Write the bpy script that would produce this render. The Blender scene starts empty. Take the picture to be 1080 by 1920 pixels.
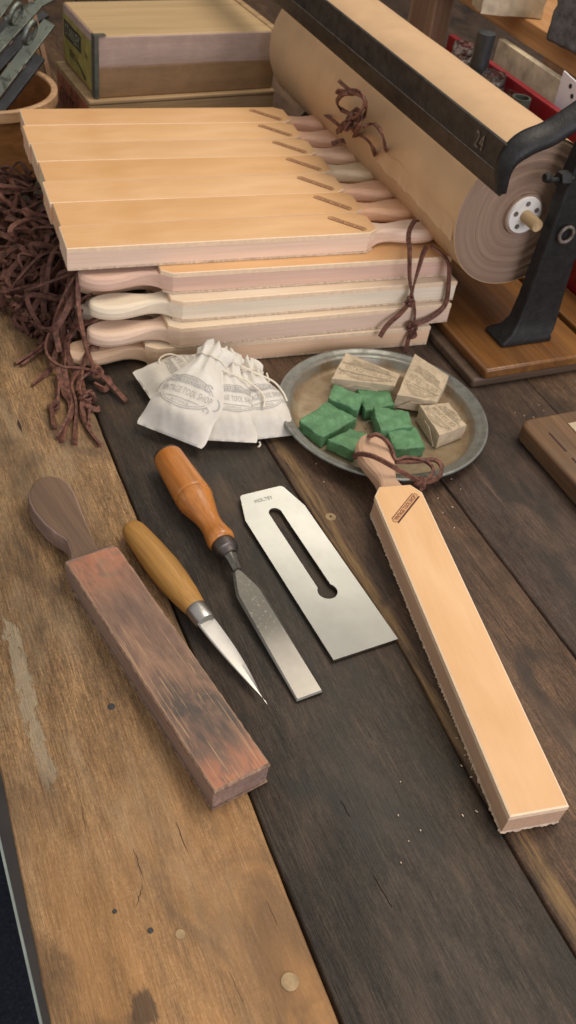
import bpy, bmesh, math, random
from mathutils import Vector, Matrix, noise
R_ = math.radians
random.seed(7)
S = bpy.context.scene
COL = S.collection

# ------------------------------------------------------------------ camera
CR = ((0.9130712496701537, -0.38892020444103037, 0.1226456994897532),
      (-0.18595021525822106, -0.6647337299678268, -0.7235686461480221),
      (0.3629371990733452, 0.6378637337399011, -0.679269053253707))   # rows: right, down, forward
FPX, CH = 1819.384, 0.667
cam = bpy.data.cameras.new('camera'); co = bpy.data.objects.new('camera', cam); COL.objects.link(co)
M = Matrix((( CR[0][0], -CR[1][0], -CR[2][0], 0), (CR[0][1], -CR[1][1], -CR[2][1], 0), (CR[0][2], -CR[1][2], -CR[2][2], CH), (0, 0, 0, 1)))
co.matrix_world = M
cam.sensor_fit = 'VERTICAL'; cam.sensor_height = 36; cam.sensor_width = 36
cam.lens = FPX/1920*36
cam.clip_start = .02; cam.clip_end = 60
cam.dof.use_dof = True; cam.dof.focus_distance = .82; cam.dof.aperture_fstop = 13
S.camera = co

# ------------------------------------------------------------------ world and lamps (an indoor shop)
W = bpy.data.worlds.new('World'); S.world = W; W.use_nodes = True
bg = W.node_tree.nodes['Background']; bg.inputs[0].default_value = (.94, .89, .845, 1); bg.inputs[1].default_value = .56
def area(name, loc, target, size, power, color, sy=None):
    l = bpy.data.lights.new(name, 'AREA'); l.energy = power; l.color = color
    l.shape = 'RECTANGLE'; l.size = size; l.size_y = sy or size
    o = bpy.data.objects.new(name, l); COL.objects.link(o); o.location = loc
    o.rotation_euler = (Vector(target)-Vector(loc)).to_track_quat('-Z', 'Y').to_euler()
    return o
area('ceiling_lamp', (1.30, .70, 2.3), (.45, .75, 0), 1.2, 34, (1, .87, .71), 1.2)
area('ceiling_tube', (1.62, 2.90, 2.4), (.34, .64, 0), 1.3, 6.5, (1, .93, .82), .42)
area('shop_window', (.75, -2.0, 1.1), (.45, .9, .1), 1.4, 36, (.90, .88, 1), 1.2)
S.view_settings.view_transform = 'Standard'; S.view_settings.look = 'None'
S.view_settings.exposure = 0.13; S.view_settings.gamma = 1
S.cycles.max_bounces = 6

# ------------------------------------------------------------------ measuring: a pixel of the photograph met with a plane
def ray(px, py):
    a, b = (px-540)/FPX, (py-960)/FPX
    return Vector([CR[0][i]*a+CR[1][i]*b+CR[2][i] for i in range(3)])
def P(px, py, z=0.):
    d = ray(px, py); t = (z-CH)/d.z; return Vector((d.x*t, d.y*t, z))
def Py(px, py, y):
    d = ray(px, py); t = y/d.y; return Vector((d.x*t, y, CH+d.z*t))
def Px(px, py, x):
    d = ray(px, py); t = x/d.x; return Vector((x, d.y*t, CH+d.z*t))

# ------------------------------------------------------------------ mesh helpers: a shape is (verts, faces)
def join(*sh):
    V, F = [], []
    for v, f in sh:
        n = len(V); V += [Vector(p) for p in v]; F += [tuple(i+n for i in q) for q in f]
    return V, F
def move(sh, loc=(0, 0, 0), rot=(0, 0, 0), sc=1):
    from mathutils import Euler
    m = Euler(rot).to_matrix(); s = Vector((sc, sc, sc)) if not hasattr(sc, '__len__') else Vector(sc)
    return [m @ Vector((p[0]*s.x, p[1]*s.y, p[2]*s.z)) + Vector(loc) for p in sh[0]], list(sh[1])
def box(x0, x1, y0, y1, z0, z1):
    v = [(x, y, z) for z in (z0, z1) for x, y in ((x0, y0), (x1, y0), (x1, y1), (x0, y1))]
    return [Vector(p) for p in v], [(3, 2, 1, 0), (4, 5, 6, 7), (0, 1, 5, 4), (1, 2, 6, 5), (2, 3, 7, 6), (3, 0, 4, 7)]
def rings(loops, closed=True, cap0=True, cap1=True):
    n = len(loops[0]); V = [Vector(p) for l in loops for p in l]; F = []
    for k in range(len(loops)-1):
        for i in range(n if closed else n-1):
            j = (i+1) % n
            F.append((k*n+i, k*n+j, (k+1)*n+j, (k+1)*n+i))
    if cap0: F.append(tuple(reversed(range(n))))
    if cap1: F.append(tuple(range((len(loops)-1)*n, len(loops)*n)))
    return V, F
def prism(out, z0, z1):
    return rings([[(x, y, z0) for x, y in out], [(x, y, z1) for x, y in out]])
def lathe(prof, n=32, axis='z', cap0=True, cap1=True):      # prof: (radius, height)
    L = []
    for r, h in prof:
        l = []
        for i in range(n):
            a = 2*math.pi*i/n
            if axis == 'z': l.append((r*math.cos(a), r*math.sin(a), h))
            elif axis == 'y': l.append((r*math.cos(a), h, -r*math.sin(a)))
            else: l.append((h, r*math.cos(a), r*math.sin(a)))
        L.append(l)
    return rings(L, True, cap0, cap1)
def catmull(pts, n=6, closed=False):
    pts = [Vector(p) for p in pts]; out = []
    m = len(pts)
    for i in range(m if closed else m-1):
        if closed: a, b, c, d = (pts[(i+k-1) % m] for k in range(4))
        else: a, b, c, d = pts[max(i-1, 0)], pts[i], pts[i+1], pts[min(i+2, m-1)]
        for k in range(n):
            t = k/n
            out.append(.5*((2*b)+(c-a)*t+(2*a-5*b+4*c-d)*t*t+(3*b-a-3*c+d)*t**3))
    if not closed: out.append(pts[-1])
    return out
def tube(pts, w, t=None, k=6, taper=None, closed=False, square=False, twist=0.):
    """swept strip of width w and thickness t along pts"""
    t = t or w; L = []; up = Vector((0.1, 0.2, 1)).normalized(); n = len(pts)
    for i, p in enumerate(pts):
        if closed: tg = pts[(i+1) % n]-pts[i-1]
        else: tg = pts[min(i+1, n-1)]-pts[max(i-1, 0)]
        if tg.length < 1e-9: tg = Vector((1, 0, 0))
        tg.normalize()
        up = up-tg*up.dot(tg)
        if up.length < 1e-4: up = tg.orthogonal()
        up.normalize()
        if twist: up = Matrix.Rotation(twist/n, 3, tg) @ up
        sd = tg.cross(up)
        f = taper(i/(n-1)) if taper else 1
        if square: ang = [(1, 1), (-1, 1), (-1, -1), (1, -1)]
        else: ang = [(math.cos(2*math.pi*(j+.5)/k)*1.08, math.sin(2*math.pi*(j+.5)/k)*1.08) for j in range(k)]
        L.append([p+sd*(c*w/2*f)+up*(s*t/2*f) for c, s in ang])
    if closed: L.append(L[0]); return rings(L, True, False, False)
    return rings(L)
def strands(parent, mat, shapes):
    for sh in shapes: obj('thong', sh, mat, parent, world=True, sharp=50)
def thong(ctrl, w=.0056, t=.0030, n=7):
    tw = (math.sin(ctrl[0][0]*9000+ctrl[-1][1]*7000))*2.2
    return tube(catmull(ctrl, n), w*(.85+.2*abs(math.sin(tw*5))), t*.9, square=True, twist=tw)
def knot(c, r=.005, seed=0):
    rnd = random.Random(seed); a0 = rnd.random()*6; pts = []
    tilt = Matrix.Rotation(rnd.uniform(-.7, .7), 3, 'X') @ Matrix.Rotation(rnd.uniform(-.7, .7), 3, 'Y')
    for i in range(30):
        a = 2*math.pi*i/30
        v = Vector(((1.1+.5*math.cos(3*a))*math.cos(2*a+a0), (1.1+.5*math.cos(3*a))*math.sin(2*a+a0), .75*math.sin(3*a)))
        pts.append(Vector(c)+tilt @ v*r*.52)
    return tube(pts, .0048, .0032, k=5, closed=True)

# ------------------------------------------------------------------ object helpers
WORLD = {}
def obj(name, sh, mat, parent=None, sharp=32, bevel=None, world=False, seg=2, extra=None):
    """one mesh object; world=True: the vertices are in world space and are brought into the parent's space"""
    V, F = sh[0], sh[1]
    if parent is not None and world:
        inv = WORLD[parent.name].inverted(); V = [inv @ Vector(p) for p in V]
    me = bpy.data.meshes.new(name); me.from_pydata([tuple(p) for p in V], [], F)
    mats = mat if isinstance(mat, (list, tuple)) else [mat]
    for m in mats: me.materials.append(m)
    if extra: 
        for i, k in enumerate(extra): me.polygons[i].material_index = k
    b = bmesh.new(); b.from_mesh(me); bmesh.ops.recalc_face_normals(b, faces=b.faces)
    for f in b.faces: f.smooth = True
    for e in b.edges:
        if len(e.link_faces) == 2 and e.calc_face_angle(0) > R_(sharp): e.smooth = False
    b.to_mesh(me); b.free()
    o = bpy.data.objects.new(name, me); COL.objects.link(o)
    if parent is not None: o.parent = parent
    if bevel:
        md = o.modifiers.new('edge', 'BEVEL'); md.width = bevel; md.segments = seg; md.limit_method = 'ANGLE'; md.angle_limit = R_(40)
    WORLD[o.name] = Matrix.Identity(4) if parent is None else WORLD[parent.name].copy()
    return o
def tag(o, label=None, cat=None, group=None, kind=None):
    if label: o['label'] = label
    if cat: o['category'] = cat
    if group: o['group'] = group
    if kind: o['kind'] = kind
    return o
def thing(name, label, cat, loc=(0, 0, 0), rz=0., rx=0., ry=0., group=None, matrix=None):
    o = bpy.data.objects.new(name, None); COL.objects.link(o); o.empty_display_size = .02
    m = matrix if matrix is not None else Matrix.Translation(loc) @ Matrix.Rotation(rz, 4, 'Z') @ Matrix.Rotation(ry, 4, 'Y') @ Matrix.Rotation(rx, 4, 'X')
    o.matrix_world = m; WORLD[o.name] = m.copy()
    return tag(o, label, cat, group)
def copy_tree(src, matrix, label, group=None, sy=1., skip=()):
    def cp(o, par):
        c = o.copy(); COL.objects.link(c); c.parent = par; WORLD[c.name] = Matrix.Identity(4)
        for ch in list(KIDS.get(o.name, [])): cp(ch, c)
        return c
    c = src.copy(); COL.objects.link(c); c.matrix_world = matrix; WORLD[c.name] = matrix.copy()
    c['label'] = label
    if group: c['group'] = group
    for ch in list(src.children):
        if ch.name.split('.')[0] in skip: continue
        k = ch.copy(); COL.objects.link(k); k.parent = c; WORLD[k.name] = matrix.copy()
        for g in list(ch.children):
            q = g.copy(); COL.objects.link(q); q.parent = k; WORLD[q.name] = matrix.copy()
    return c
def text_mesh(s, bold=0., cache={}):
    """flat lettering, width 1, centred"""
    if (s, bold) in cache: return cache[(s, bold)]
    cu = bpy.data.curves.new('lettering', 'FONT'); cu.body = s; cu.offset = bold; cu.space_character = 1.08; cu.resolution_u = 2; cu.align_x = 'CENTER'; cu.align_y = 'CENTER'
    o = bpy.data.objects.new('lettering', cu); COL.objects.link(o)
    me = bpy.data.meshes.new_from_object(o.evaluated_get(bpy.context.evaluated_depsgraph_get()))
    v = [p.co.copy() for p in me.vertices]; f = [tuple(p.vertices) for p in me.polygons]
    x0, x1 = min(p.x for p in v), max(p.x for p in v); y0, y1 = min(p.y for p in v), max(p.y for p in v)
    v = [Vector(((p.x-(x0+x1)/2)/(x1-x0), (p.y-(y0+y1)/2)/(y1-y0), 0)) for p in v]
    bpy.data.objects.remove(o); bpy.data.curves.remove(cu); bpy.data.meshes.remove(me)
    cache[(s, bold)] = (v, f); return cache[(s, bold)]
def flat_text(s, w, h, loc=(0, 0, 0), rz=0, bold=0.):
    return move(text_mesh(s, bold), loc, (0, 0, rz), (w, h, 1))
def band2(outer, inner, z):
    n = len(outer)
    return [Vector((x, y, z)) for x, y in outer]+[Vector((x, y, z)) for x, y in inner], [(i, (i+1) % n, n+(i+1) % n, n+i) for i in range(n)]

# ------------------------------------------------------------------ materials
def nt(name):
    m = bpy.data.materials.new(name); m.use_nodes = True
    t = m.node_tree; return m, t, t.nodes['Principled BSDF']
class G:
    def __init__(s, t): s.t = t; s.tc = t.nodes.new('ShaderNodeTexCoord')
    def n(s, kind, **kw):
        x = s.t.nodes.new(kind)
        for k, v in kw.items(): setattr(x, k, v)
        return x
    def link(s, a, b): s.t.links.new(a, b)
    def coords(s, scale, rot=(0, 0, 0), loc=(0, 0, 0), src='Object'):
        m = s.n('ShaderNodeMapping'); m.inputs['Scale'].default_value = scale if hasattr(scale, '__len__') else (scale,)*3
        m.inputs['Rotation'].default_value = rot; m.inputs['Location'].default_value = loc
        s.link(s.tc.outputs[src], m.inputs[0]); return m.outputs[0]
    def noise(s, scale, detail=4, rough=.55, dist=0, **kw):
        x = s.n('ShaderNodeTexNoise'); x.inputs['Scale'].default_value = 1; x.inputs['Detail'].default_value = detail
        x.inputs['Roughness'].default_value = rough; x.inputs['Distortion'].default_value = dist
        s.link(s.coords(scale, **kw), x.inputs['Vector']); return x.outputs['Fac']
    def ramp(s, fac, stops):
        r = s.n('ShaderNodeValToRGB'); e = r.color_ramp.elements
        while len(e) < len(stops): e.new(.5)
        for k, (p, c) in enumerate(stops):
            e[k].position = p; e[k].color = (*c, 1) if hasattr(c, '__len__') else (c, c, c, 1)
        s.link(fac, r.inputs[0]); return r.outputs[0]
    def mix(s, fac, a, b, mode='MIX'):
        x = s.n('ShaderNodeMix', data_type='RGBA', blend_type=mode)
        for sock, v in ((x.inputs[0], fac), (x.inputs[6], a), (x.inputs[7], b)):
            if hasattr(v, 'is_linked'): s.link(v, sock)
            elif hasattr(v, '__len__'): sock.default_value = (*v, 1)
            else: sock.default_value = v
        return x.outputs[2]
    def math(s, op, a, b=None, c=None):
        x = s.n('ShaderNodeMath', operation=op)
        for i, v in enumerate((a, b, c)):
            if v is None: continue
            if hasattr(v, 'is_linked'): s.link(v, x.inputs[i])
            else: x.inputs[i].default_value = v
        return x.outputs[0]
    def bump(s, h, bsdf, strength=.3, dist=.001):
        b = s.n('ShaderNodeBump'); b.inputs['Strength'].default_value = strength; b.inputs['Distance'].default_value = dist
        s.link(h, b.inputs['Height']); s.link(b.outputs[0], bsdf.inputs['Normal'])
    def xyz(s):
        x = s.n('ShaderNodeSeparateXYZ'); s.link(s.tc.outputs['Object'], x.inputs[0]); return x.outputs
    def smooth(s, v, a, b):
        x = s.n('ShaderNodeMapRange', interpolation_type='SMOOTHSTEP'); x.inputs[1].default_value = a; x.inputs[2].default_value = b
        s.link(v, x.inputs[0]); return x.outputs[0]

def simple(name, col, rough=.6, metal=0., var=.12, scale=60, bump=.1, bdist=.0005, spec=.5, stretch=(1, 1, 1), objcol=False, dark=None, detail=5):
    m, t, b = nt(name); g = G(t)
    f = g.noise([scale*k for k in stretch], detail, .6)
    lo = dark or tuple(c*(1-var*2) for c in col); hi = tuple(min(1, c*(1+var)) for c in col)
    c = g.ramp(f, [(.3, lo), (.7, hi)])
    if objcol:
        oi = g.n('ShaderNodeObjectInfo'); c = g.mix(1, c, oi.outputs['Color'], 'MULTIPLY')
    g.link(c, b.inputs['Base Color']); b.inputs['Roughness'].default_value = rough; b.inputs['Metallic'].default_value = metal
    b.inputs['Specular IOR Level'].default_value = spec
    if bump: g.bump(g.noise([scale*3*k for k in stretch], 3), b, bump, bdist)
    return m
def wood(name, c0, c1, c2, axis=0, scale=1., rough=.5, spots=None, objcol=False, bump=.25, spec=.4, amt=1.):
    m, t, b = nt(name); g = G(t)
    def sc(a, l): 
        v = [a*scale]*3; v[axis] = l*scale; return v
    big = g.noise(sc(28, 2.2), 4, .55, .6); fine = g.noise(sc(420, 9), 5, .65); mid = g.noise(sc(110, 5), 4, .6, .3)
    c = g.ramp(big, [(.3, c0), (.5, c1), (.72, c2)])
    c = g.mix(.55*amt, c, g.ramp(mid, [(.3, (.55,)*3), (.7, (1.2,)*3)]), 'MULTIPLY')
    c = g.mix(.6*amt, c, g.ramp(fine, [(.32, (.6,)*3), (.6, (1.1,)*3)]), 'MULTIPLY')
    if spots: c = g.mix(g.math('MULTIPLY', g.ramp(g.noise(spots[1], 6, .65), [(.52, 0.), (.66, 1.)]), spots[2]), c, spots[0])
    if objcol:
        oi = g.n('ShaderNodeObjectInfo'); c = g.mix(1, c, oi.outputs['Color'], 'MULTIPLY')
    g.link(c, b.inputs['Base Color'])
    g.link(g.ramp(mid, [(.3, rough+.12), (.7, rough-.08)]), b.inputs['Roughness']); b.inputs['Specular IOR Level'].default_value = spec
    g.bump(fine, b, bump, .0006)
    return m

M_ = {}
# --- bench planks: long grain along y, worn in their own ways
def plank_mat(name, c0, c1, c2, scuff, scuff_amt, worn=None, seed=0., smear=None, edge=None, spec=.35, rough=.5, dirt=None, stain=None):
    m, t, b = nt(name); g = G(t); L = (seed, seed*1.7, 0)
    big = g.noise((16, 2.0, 16), 5, .6, .8, loc=L); mid = g.noise((120, 10, 120), 5, .6, .3, loc=L); fine = g.noise((620, 34, 620), 4, .7, .4, loc=L)
    pores = g.noise((1000, 60, 1000), 2, .6, loc=L); blot = g.noise((16, 7, 16), 6, .65, .5, loc=L); speck = g.noise(330, 2, .5, loc=L)
    c = g.ramp(big, [(.28, c0), (.5, c1), (.74, c2)])
    c = g.mix(.45, c, g.ramp(mid, [(.3, (.5,)*3), (.7, (1.35,)*3)]), 'MULTIPLY')
    c = g.mix(.85, c, g.ramp(fine, [(.36, (.5,)*3), (.62, (1.3,)*3)]), 'MULTIPLY')
    c = g.mix(.7, c, g.ramp(g.noise((1500, 120, 1500), 3, .7, loc=L), [(.36, (.5,)*3), (.62, (1.3,)*3)]), 'MULTIPLY')
    c = g.mix(.7, c, g.ramp(g.noise(430, 3, .7, loc=L), [(.35, (.62,)*3), (.65, (1.3,)*3)]), 'MULTIPLY')
    c = g.mix(.5, c, g.ramp(g.noise((60, 30, 60), 5, .65, .5, loc=L), [(.35, (.62,)*3), (.65, (1.25,)*3)]), 'MULTIPLY')
    c = g.mix(g.math('MULTIPLY', g.ramp(pores, [(.6, 0.), (.68, 1.)]), .6), c, tuple(x*.3 for x in c0))
    sc_ = g.math('MULTIPLY', g.ramp(blot, [(.48, 0.), (.68, 1.)]), g.ramp(mid, [(.35, .2), (.62, 1.)]))
    c = g.mix(g.math('MULTIPLY', sc_, scuff_amt), c, scuff)
    X = g.xyz()
    if worn:      # lighter brown worn zone: (colour, y from, y to, amount)
        w = g.math('MULTIPLY', g.smooth(X[1], worn[1], worn[2]), worn[3])
        c = g.mix(g.math('MULTIPLY', w, g.ramp(g.noise((40, 6, 40), 4, .6, loc=L), [(.3, .3), (.6, 1.)])), c, worn[0])
    if edge:      # a worn stripe along one edge: (x, half width, colour)
        d = g.math('ABSOLUTE', g.math('SUBTRACT', X[0], edge[0]))
        e = g.math('MULTIPLY', g.math('SUBTRACT', 1, g.smooth(d, edge[1]*.3, edge[1])), g.ramp(g.noise((160, 9, 160), 4, .7), [(.4, 0.), (.6, .9)]))
        c = g.mix(e, c, edge[2])
    if smear:     # dried pale paint dragged along the board: (x at y=0, slope, y0, y1, half width, colour)
        xs = g.math('MULTIPLY_ADD', X[1], smear[1], smear[0])
        d = g.math('ABSOLUTE', g.math('SUBTRACT', X[0], xs))
        yy = g.math('MULTIPLY', g.smooth(X[1], smear[2], smear[2]+.05), g.math('SUBTRACT', 1, g.smooth(X[1], smear[3]-.08, smear[3])))
        core = g.math('MULTIPLY', g.math('SUBTRACT', 1, g.smooth(d, 0, smear[4])), yy)
        rag = g.math('ADD', core, g.math('MULTIPLY', g.math('SUBTRACT', g.noise((150, 40, 150), 6, .75, .8), .5), 3.4))
        c = g.mix(g.math('MULTIPLY', g.math('MULTIPLY', g.smooth(rag, .48, .72), g.smooth(core, .0, .35)), .34), c, smear[5])
    if dirt:      # dark greasy blotches
        c = g.mix(g.math('MULTIPLY', g.ramp(g.noise((14, 7, 14), 4, .6, 1., loc=(3+seed, 1, 0)), [(.5, 0.), (.66, 1.)]), dirt[1]), c, dirt[0])
    if stain:     # an old dark oil mark: (x, y, radius)
        dx = g.math('SUBTRACT', X[0], stain[0]); dy = g.math('MULTIPLY', g.math('SUBTRACT', X[1], stain[1]), .6)
        dd = g.math('ADD', g.math('SQRT', g.math('ADD', g.math('MULTIPLY', dx, dx), g.math('MULTIPLY', dy, dy))), g.math('MULTIPLY_ADD', g.noise((120, 60, 120), 5, .7), .02, -.01))
        c = g.mix(g.math('MULTIPLY', g.math('SUBTRACT', 1, g.smooth(dd, stain[2]*.5, stain[2])), .75), c, (.035, .026, .02))
    c = g.mix(g.math('MULTIPLY', g.ramp(speck, [(.79, 0.), (.82, 1.)]), .22), c, (.42, .38, .33))
    scr = g.noise((700, 6, 700), 1, .3, 1.5, rot=(0, 0, .22), loc=L)
    c = g.mix(g.math('MULTIPLY', g.ramp(scr, [(.74, 0.), (.78, 1.)]), .35), c, tuple(min(1, x*2.6+.03) for x in c1))
    g.link(c, b.inputs['Base Color']); b.inputs['Specular IOR Level'].default_value = spec
    g.link(g.ramp(blot, [(.3, rough+.15), (.7, rough-.05)]), b.inputs['Roughness'])
    g.bump(g.math('ADD', fine, g.math('MULTIPLY', mid, .8)), b, .5, .0014)
    return m
sa, sb = P(20, 1180), P(95, 1490)
M_['plank_a'] = plank_mat('plank_brown', (.175, .10, .044), (.285, .17, .078), (.365, .228, .115), (.32, .245, .15), .6, worn=((.46, .235, .085), .52, .16, .75),
    seed=1.3, smear=(sa.x-(sb.x-sa.x)/(sb.y-sa.y)*sa.y, (sb.x-sa.x)/(sb.y-sa.y), sb.y-.02, sa.y+.06, .0135, (.46, .43, .32)), dirt=((.075, .05, .032), .55), rough=.55, stain=(P(268, 1898).x, P(268, 1898).y, .011))
M_['plank_b'] = plank_mat('plank_black', (.028, .0215, .015), (.043, .033, .023), (.065, .046, .031), (.115, .068, .04), .55, seed=4.1, dirt=((.024, .0245, .020), .7), spec=.4, rough=.52)
M_['plank_c'] = plank_mat('plank_umber', (.064, .037, .022), (.112, .064, .036), (.165, .095, .052), (.15, .095, .058), .5, seed=7.7, edge=(.39, .011, (.26, .16, .065)), dirt=((.028, .021, .017), .7), spec=.35)
M_['plank_d'] = plank_mat('plank_walnut', (.048, .031, .022), (.082, .052, .036), (.112, .069, .047), (.13, .085, .062), .55, seed=9.2, dirt=((.018, .016, .014), .7))
M_['apron'] = simple('apron_stain', (.014, .010, .009), .6, var=.3, scale=30)
M_['strip'] = simple('apron_strip', (.20, .24, .22), .4, scale=40)
M_['plug'] = simple('plug_wood', (.34, .23, .11), .55, var=.2, scale=120)
def carpet_mat():
    m, t, b = nt('carpet_pile'); g = G(t)
    f = g.noise(170, 4, .8); c = g.ramp(f, [(.35, (.004, .006, .013)), (.6, (.02, .027, .05)), (.72, (.07, .09, .13))])
    g.link(c, b.inputs['Base Color']); b.inputs['Roughness'].default_value = .95; g.bump(f, b, 1, .01); return m
M_['carpet'] = carpet_mat()
# --- strops
def leather_mat():
    m, t, b = nt('veg_tan_leather'); g = G(t)
    f = g.noise((7, 22, 10), 4, .55, .5); f2 = g.noise(900, 2, .5); f3 = g.noise((14, 260, 20), 3, .6)
    c = g.ramp(f, [(.25, (.62, .345, .145)), (.5, (.685, .41, .195)), (.75, (.74, .465, .24))])
    c = g.mix(.13, c, g.ramp(f3, [(.35, (.72,)*3), (.65, (1.08,)*3)]), 'MULTIPLY')
    oi = g.n('ShaderNodeObjectInfo'); c = g.mix(1, c, oi.outputs['Color'], 'MULTIPLY')
    sp = g.noise((40, 120, 40), 3, .6, 1.)
    c = g.mix(g.math('MULTIPLY', g.ramp(sp, [(.7, 0.), (.76, 1.)]), .2), c, (.42, .2, .08))
    g.link(c, b.inputs['Base Color']); g.link(g.ramp(f, [(.3, .42), (.7, .52)]), b.inputs['Roughness']); b.inputs['Specular IOR Level'].default_value = .4
    g.bump(f2, b, .12, .0004); return m
M_['leather'] = leather_mat()
M_['leather_edge'] = simple('raw_leather_edge', (.82, .62, .42), .75, var=.06, scale=220, bump=.15)
M_['suede'] = simple('suede_back', (.64, .49, .35), .95, var=.18, scale=260, bump=.6)
M_['strop_wood'] = wood('strop_wood', (.82, .81, .80), (.93, .93, .93), (1.0, 1.0, 1.0), 0, .8, .6, objcol=True, bump=.08, amt=.35)
M_['ink'] = simple('burnt_stamp', (.075, .016, .009), .7, var=.3, scale=400)
M_['stamp_floor'] = simple('pressed_leather', (.60, .31, .14), .6, var=.12, scale=300)
M_['thong'] = simple('thong_leather', (.165, .068, .044), .72, var=.4, scale=170, bump=.5, spec=.45)
M_['thong_dk'] = simple('thong_leather_dark', (.12, .052, .036), .75, var=.35, scale=150, bump=.5, spec=.3)
M_['hole'] = simple('drilled_wood', (.035, .012, .008), .8)
def used_leather():
    m, t, b = nt('worn_leather'); g = G(t); X = g.xyz()
    big = g.noise((14, 30, 20), 5, .6, 1.2); f = g.noise((26, 160, 40), 5, .65, .4); fine = g.noise((60, 700, 80), 4, .7)
    c = g.ramp(big, [(.3, (.095, .055, .037)), (.5, (.165, .09, .058)), (.7, (.25, .138, .082))])
    ends = g.math('ADD', g.smooth(X[0], .19, .262), g.math('SUBTRACT', 1, g.smooth(X[0], .0, .055)))
    red = g.math('MULTIPLY', ends, g.ramp(g.noise((40, 55, 40), 5, .6, .8), [(.36, 0.), (.56, 1.)]))
    c = g.mix(g.math('MULTIPLY', red, .85), c, (.40, .145, .068))
    blk = g.math('MULTIPLY', g.math('MULTIPLY', g.smooth(X[0], .015, .05), g.math('SUBTRACT', 1, g.smooth(X[0], .07, .15))), g.ramp(g.noise((22, 60, 30), 5, .65, 1.0), [(.42, 0.), (.6, 1.)]))
    c = g.mix(g.math('MULTIPLY', blk, .8), c, (.04, .034, .026))
    c = g.mix(.32, c, g.ramp(f, [(.3, (.55,)*3), (.66, (1.3,)*3)]), 'MULTIPLY')
    s1 = g.noise((10, 420, 60), 3, .5, 2.0, rot=(0, 0, .12)); s2 = g.noise((12, 300, 60), 3, .5, 2.5, rot=(0, 0, -.2))
    sm = g.math('SUBTRACT', 1, g.smooth(X[0], .12, .22))
    s = g.math('MULTIPLY', g.math('MAXIMUM', g.ramp(s1, [(.62, 0.), (.66, 1.)]), g.ramp(s2, [(.64, 0.), (.67, 1.)])), g.math('MULTIPLY_ADD', sm, .42, .16))
    c = g.mix(s, c, (.46, .28, .14))
    ed = g.smooth(g.math('ABSOLUTE', X[1]), .0215, .0245)
    c = g.mix(g.math('MULTIPLY', ed, g.ramp(f, [(.4, .25), (.6, .9)])), c, (.36, .22, .13))
    g.link(c, b.inputs['Base Color']); g.link(g.ramp(f, [(.3, .40), (.7, .27)]), b.inputs['Roughness']); b.inputs['Specular IOR Level'].default_value = .6
    g.bump(g.math('ADD', f, fine), b, .4, .0006); return m
M_['used_leather'] = used_leather()
M_['used_edge'] = simple('worn_leather_edge', (.27, .17, .11), .8, var=.3, scale=170, bump=.5)
M_['used_wood'] = wood('dark_strop_wood', (.12, .072, .042), (.165, .10, .062), (.21, .135, .085), 0, .8, .55)
M_['used_side'] = wood('mauve_strop_wood', (.21, .135, .105), (.29, .19, .15), (.36, .245, .20), 0, .8, .6)
# --- steel
def steel(name, col, rough, aniso=0., blot=None, scale=(40, 40, 40), brush=None, stain=None):
    m, t, b = nt(name); g = G(t); b.inputs['Metallic'].default_value = 1
    f = g.noise(scale, 5, .65); c = g.ramp(f, [(.3, tuple(x*.85 for x in col)), (.7, col)])
    if blot:
        q = g.ramp(g.noise(blot[1], 6, .7, .6), [(blot[2], 0.), (blot[2]+.14, 1.)])
        if len(blot) > 3:
            X = g.xyz(); q = g.math('MULTIPLY', q, g.math('SUBTRACT', 1, g.smooth(X[0], blot[3], blot[4])))
        c = g.mix(q, c, blot[0])
        g.link(g.math('MULTIPLY_ADD', q, .22, rough), b.inputs['Roughness'])
    else: b.inputs['Roughness'].default_value = rough
    g.link(c, b.inputs['Base Color'])
    if brush: g.bump(g.noise(brush, 3, .6), b, .05, .0003)
    return m
M_['iron'] = steel('plane_iron_steel', (.44, .43, .385), .24, scale=(20, 20, 20))
M_['blade'] = steel('knife_steel', (.50, .49, .465), .36)
M_['chisel'] = steel('old_chisel_steel', (.31, .295, .27), .34, blot=((.15, .145, .128), (330, 360, 330), .30, .225, .275))
M_['dark_iron'] = steel('blackened_ferrule', (.15, .13, .12), .45, scale=(90, 90, 90))
M_['etch'] = simple('etched_mark', (.20, .18, .16), .7)
M_['lacquer'] = wood('lacquered_beech', (.40, .135, .025), (.50, .185, .038), (.56, .23, .055), 0, 1.2, .26, bump=.03, spec=.6)
M_['leather_cap'] = simple('leather_striking_ring', (.045, .028, .02), .6, var=.3, scale=200, bump=.5)
M_['birch'] = wood('oiled_birch', (.34, .165, .035), (.42, .215, .052), (.47, .25, .07), 0, 1.0, .5, bump=.05)
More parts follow.
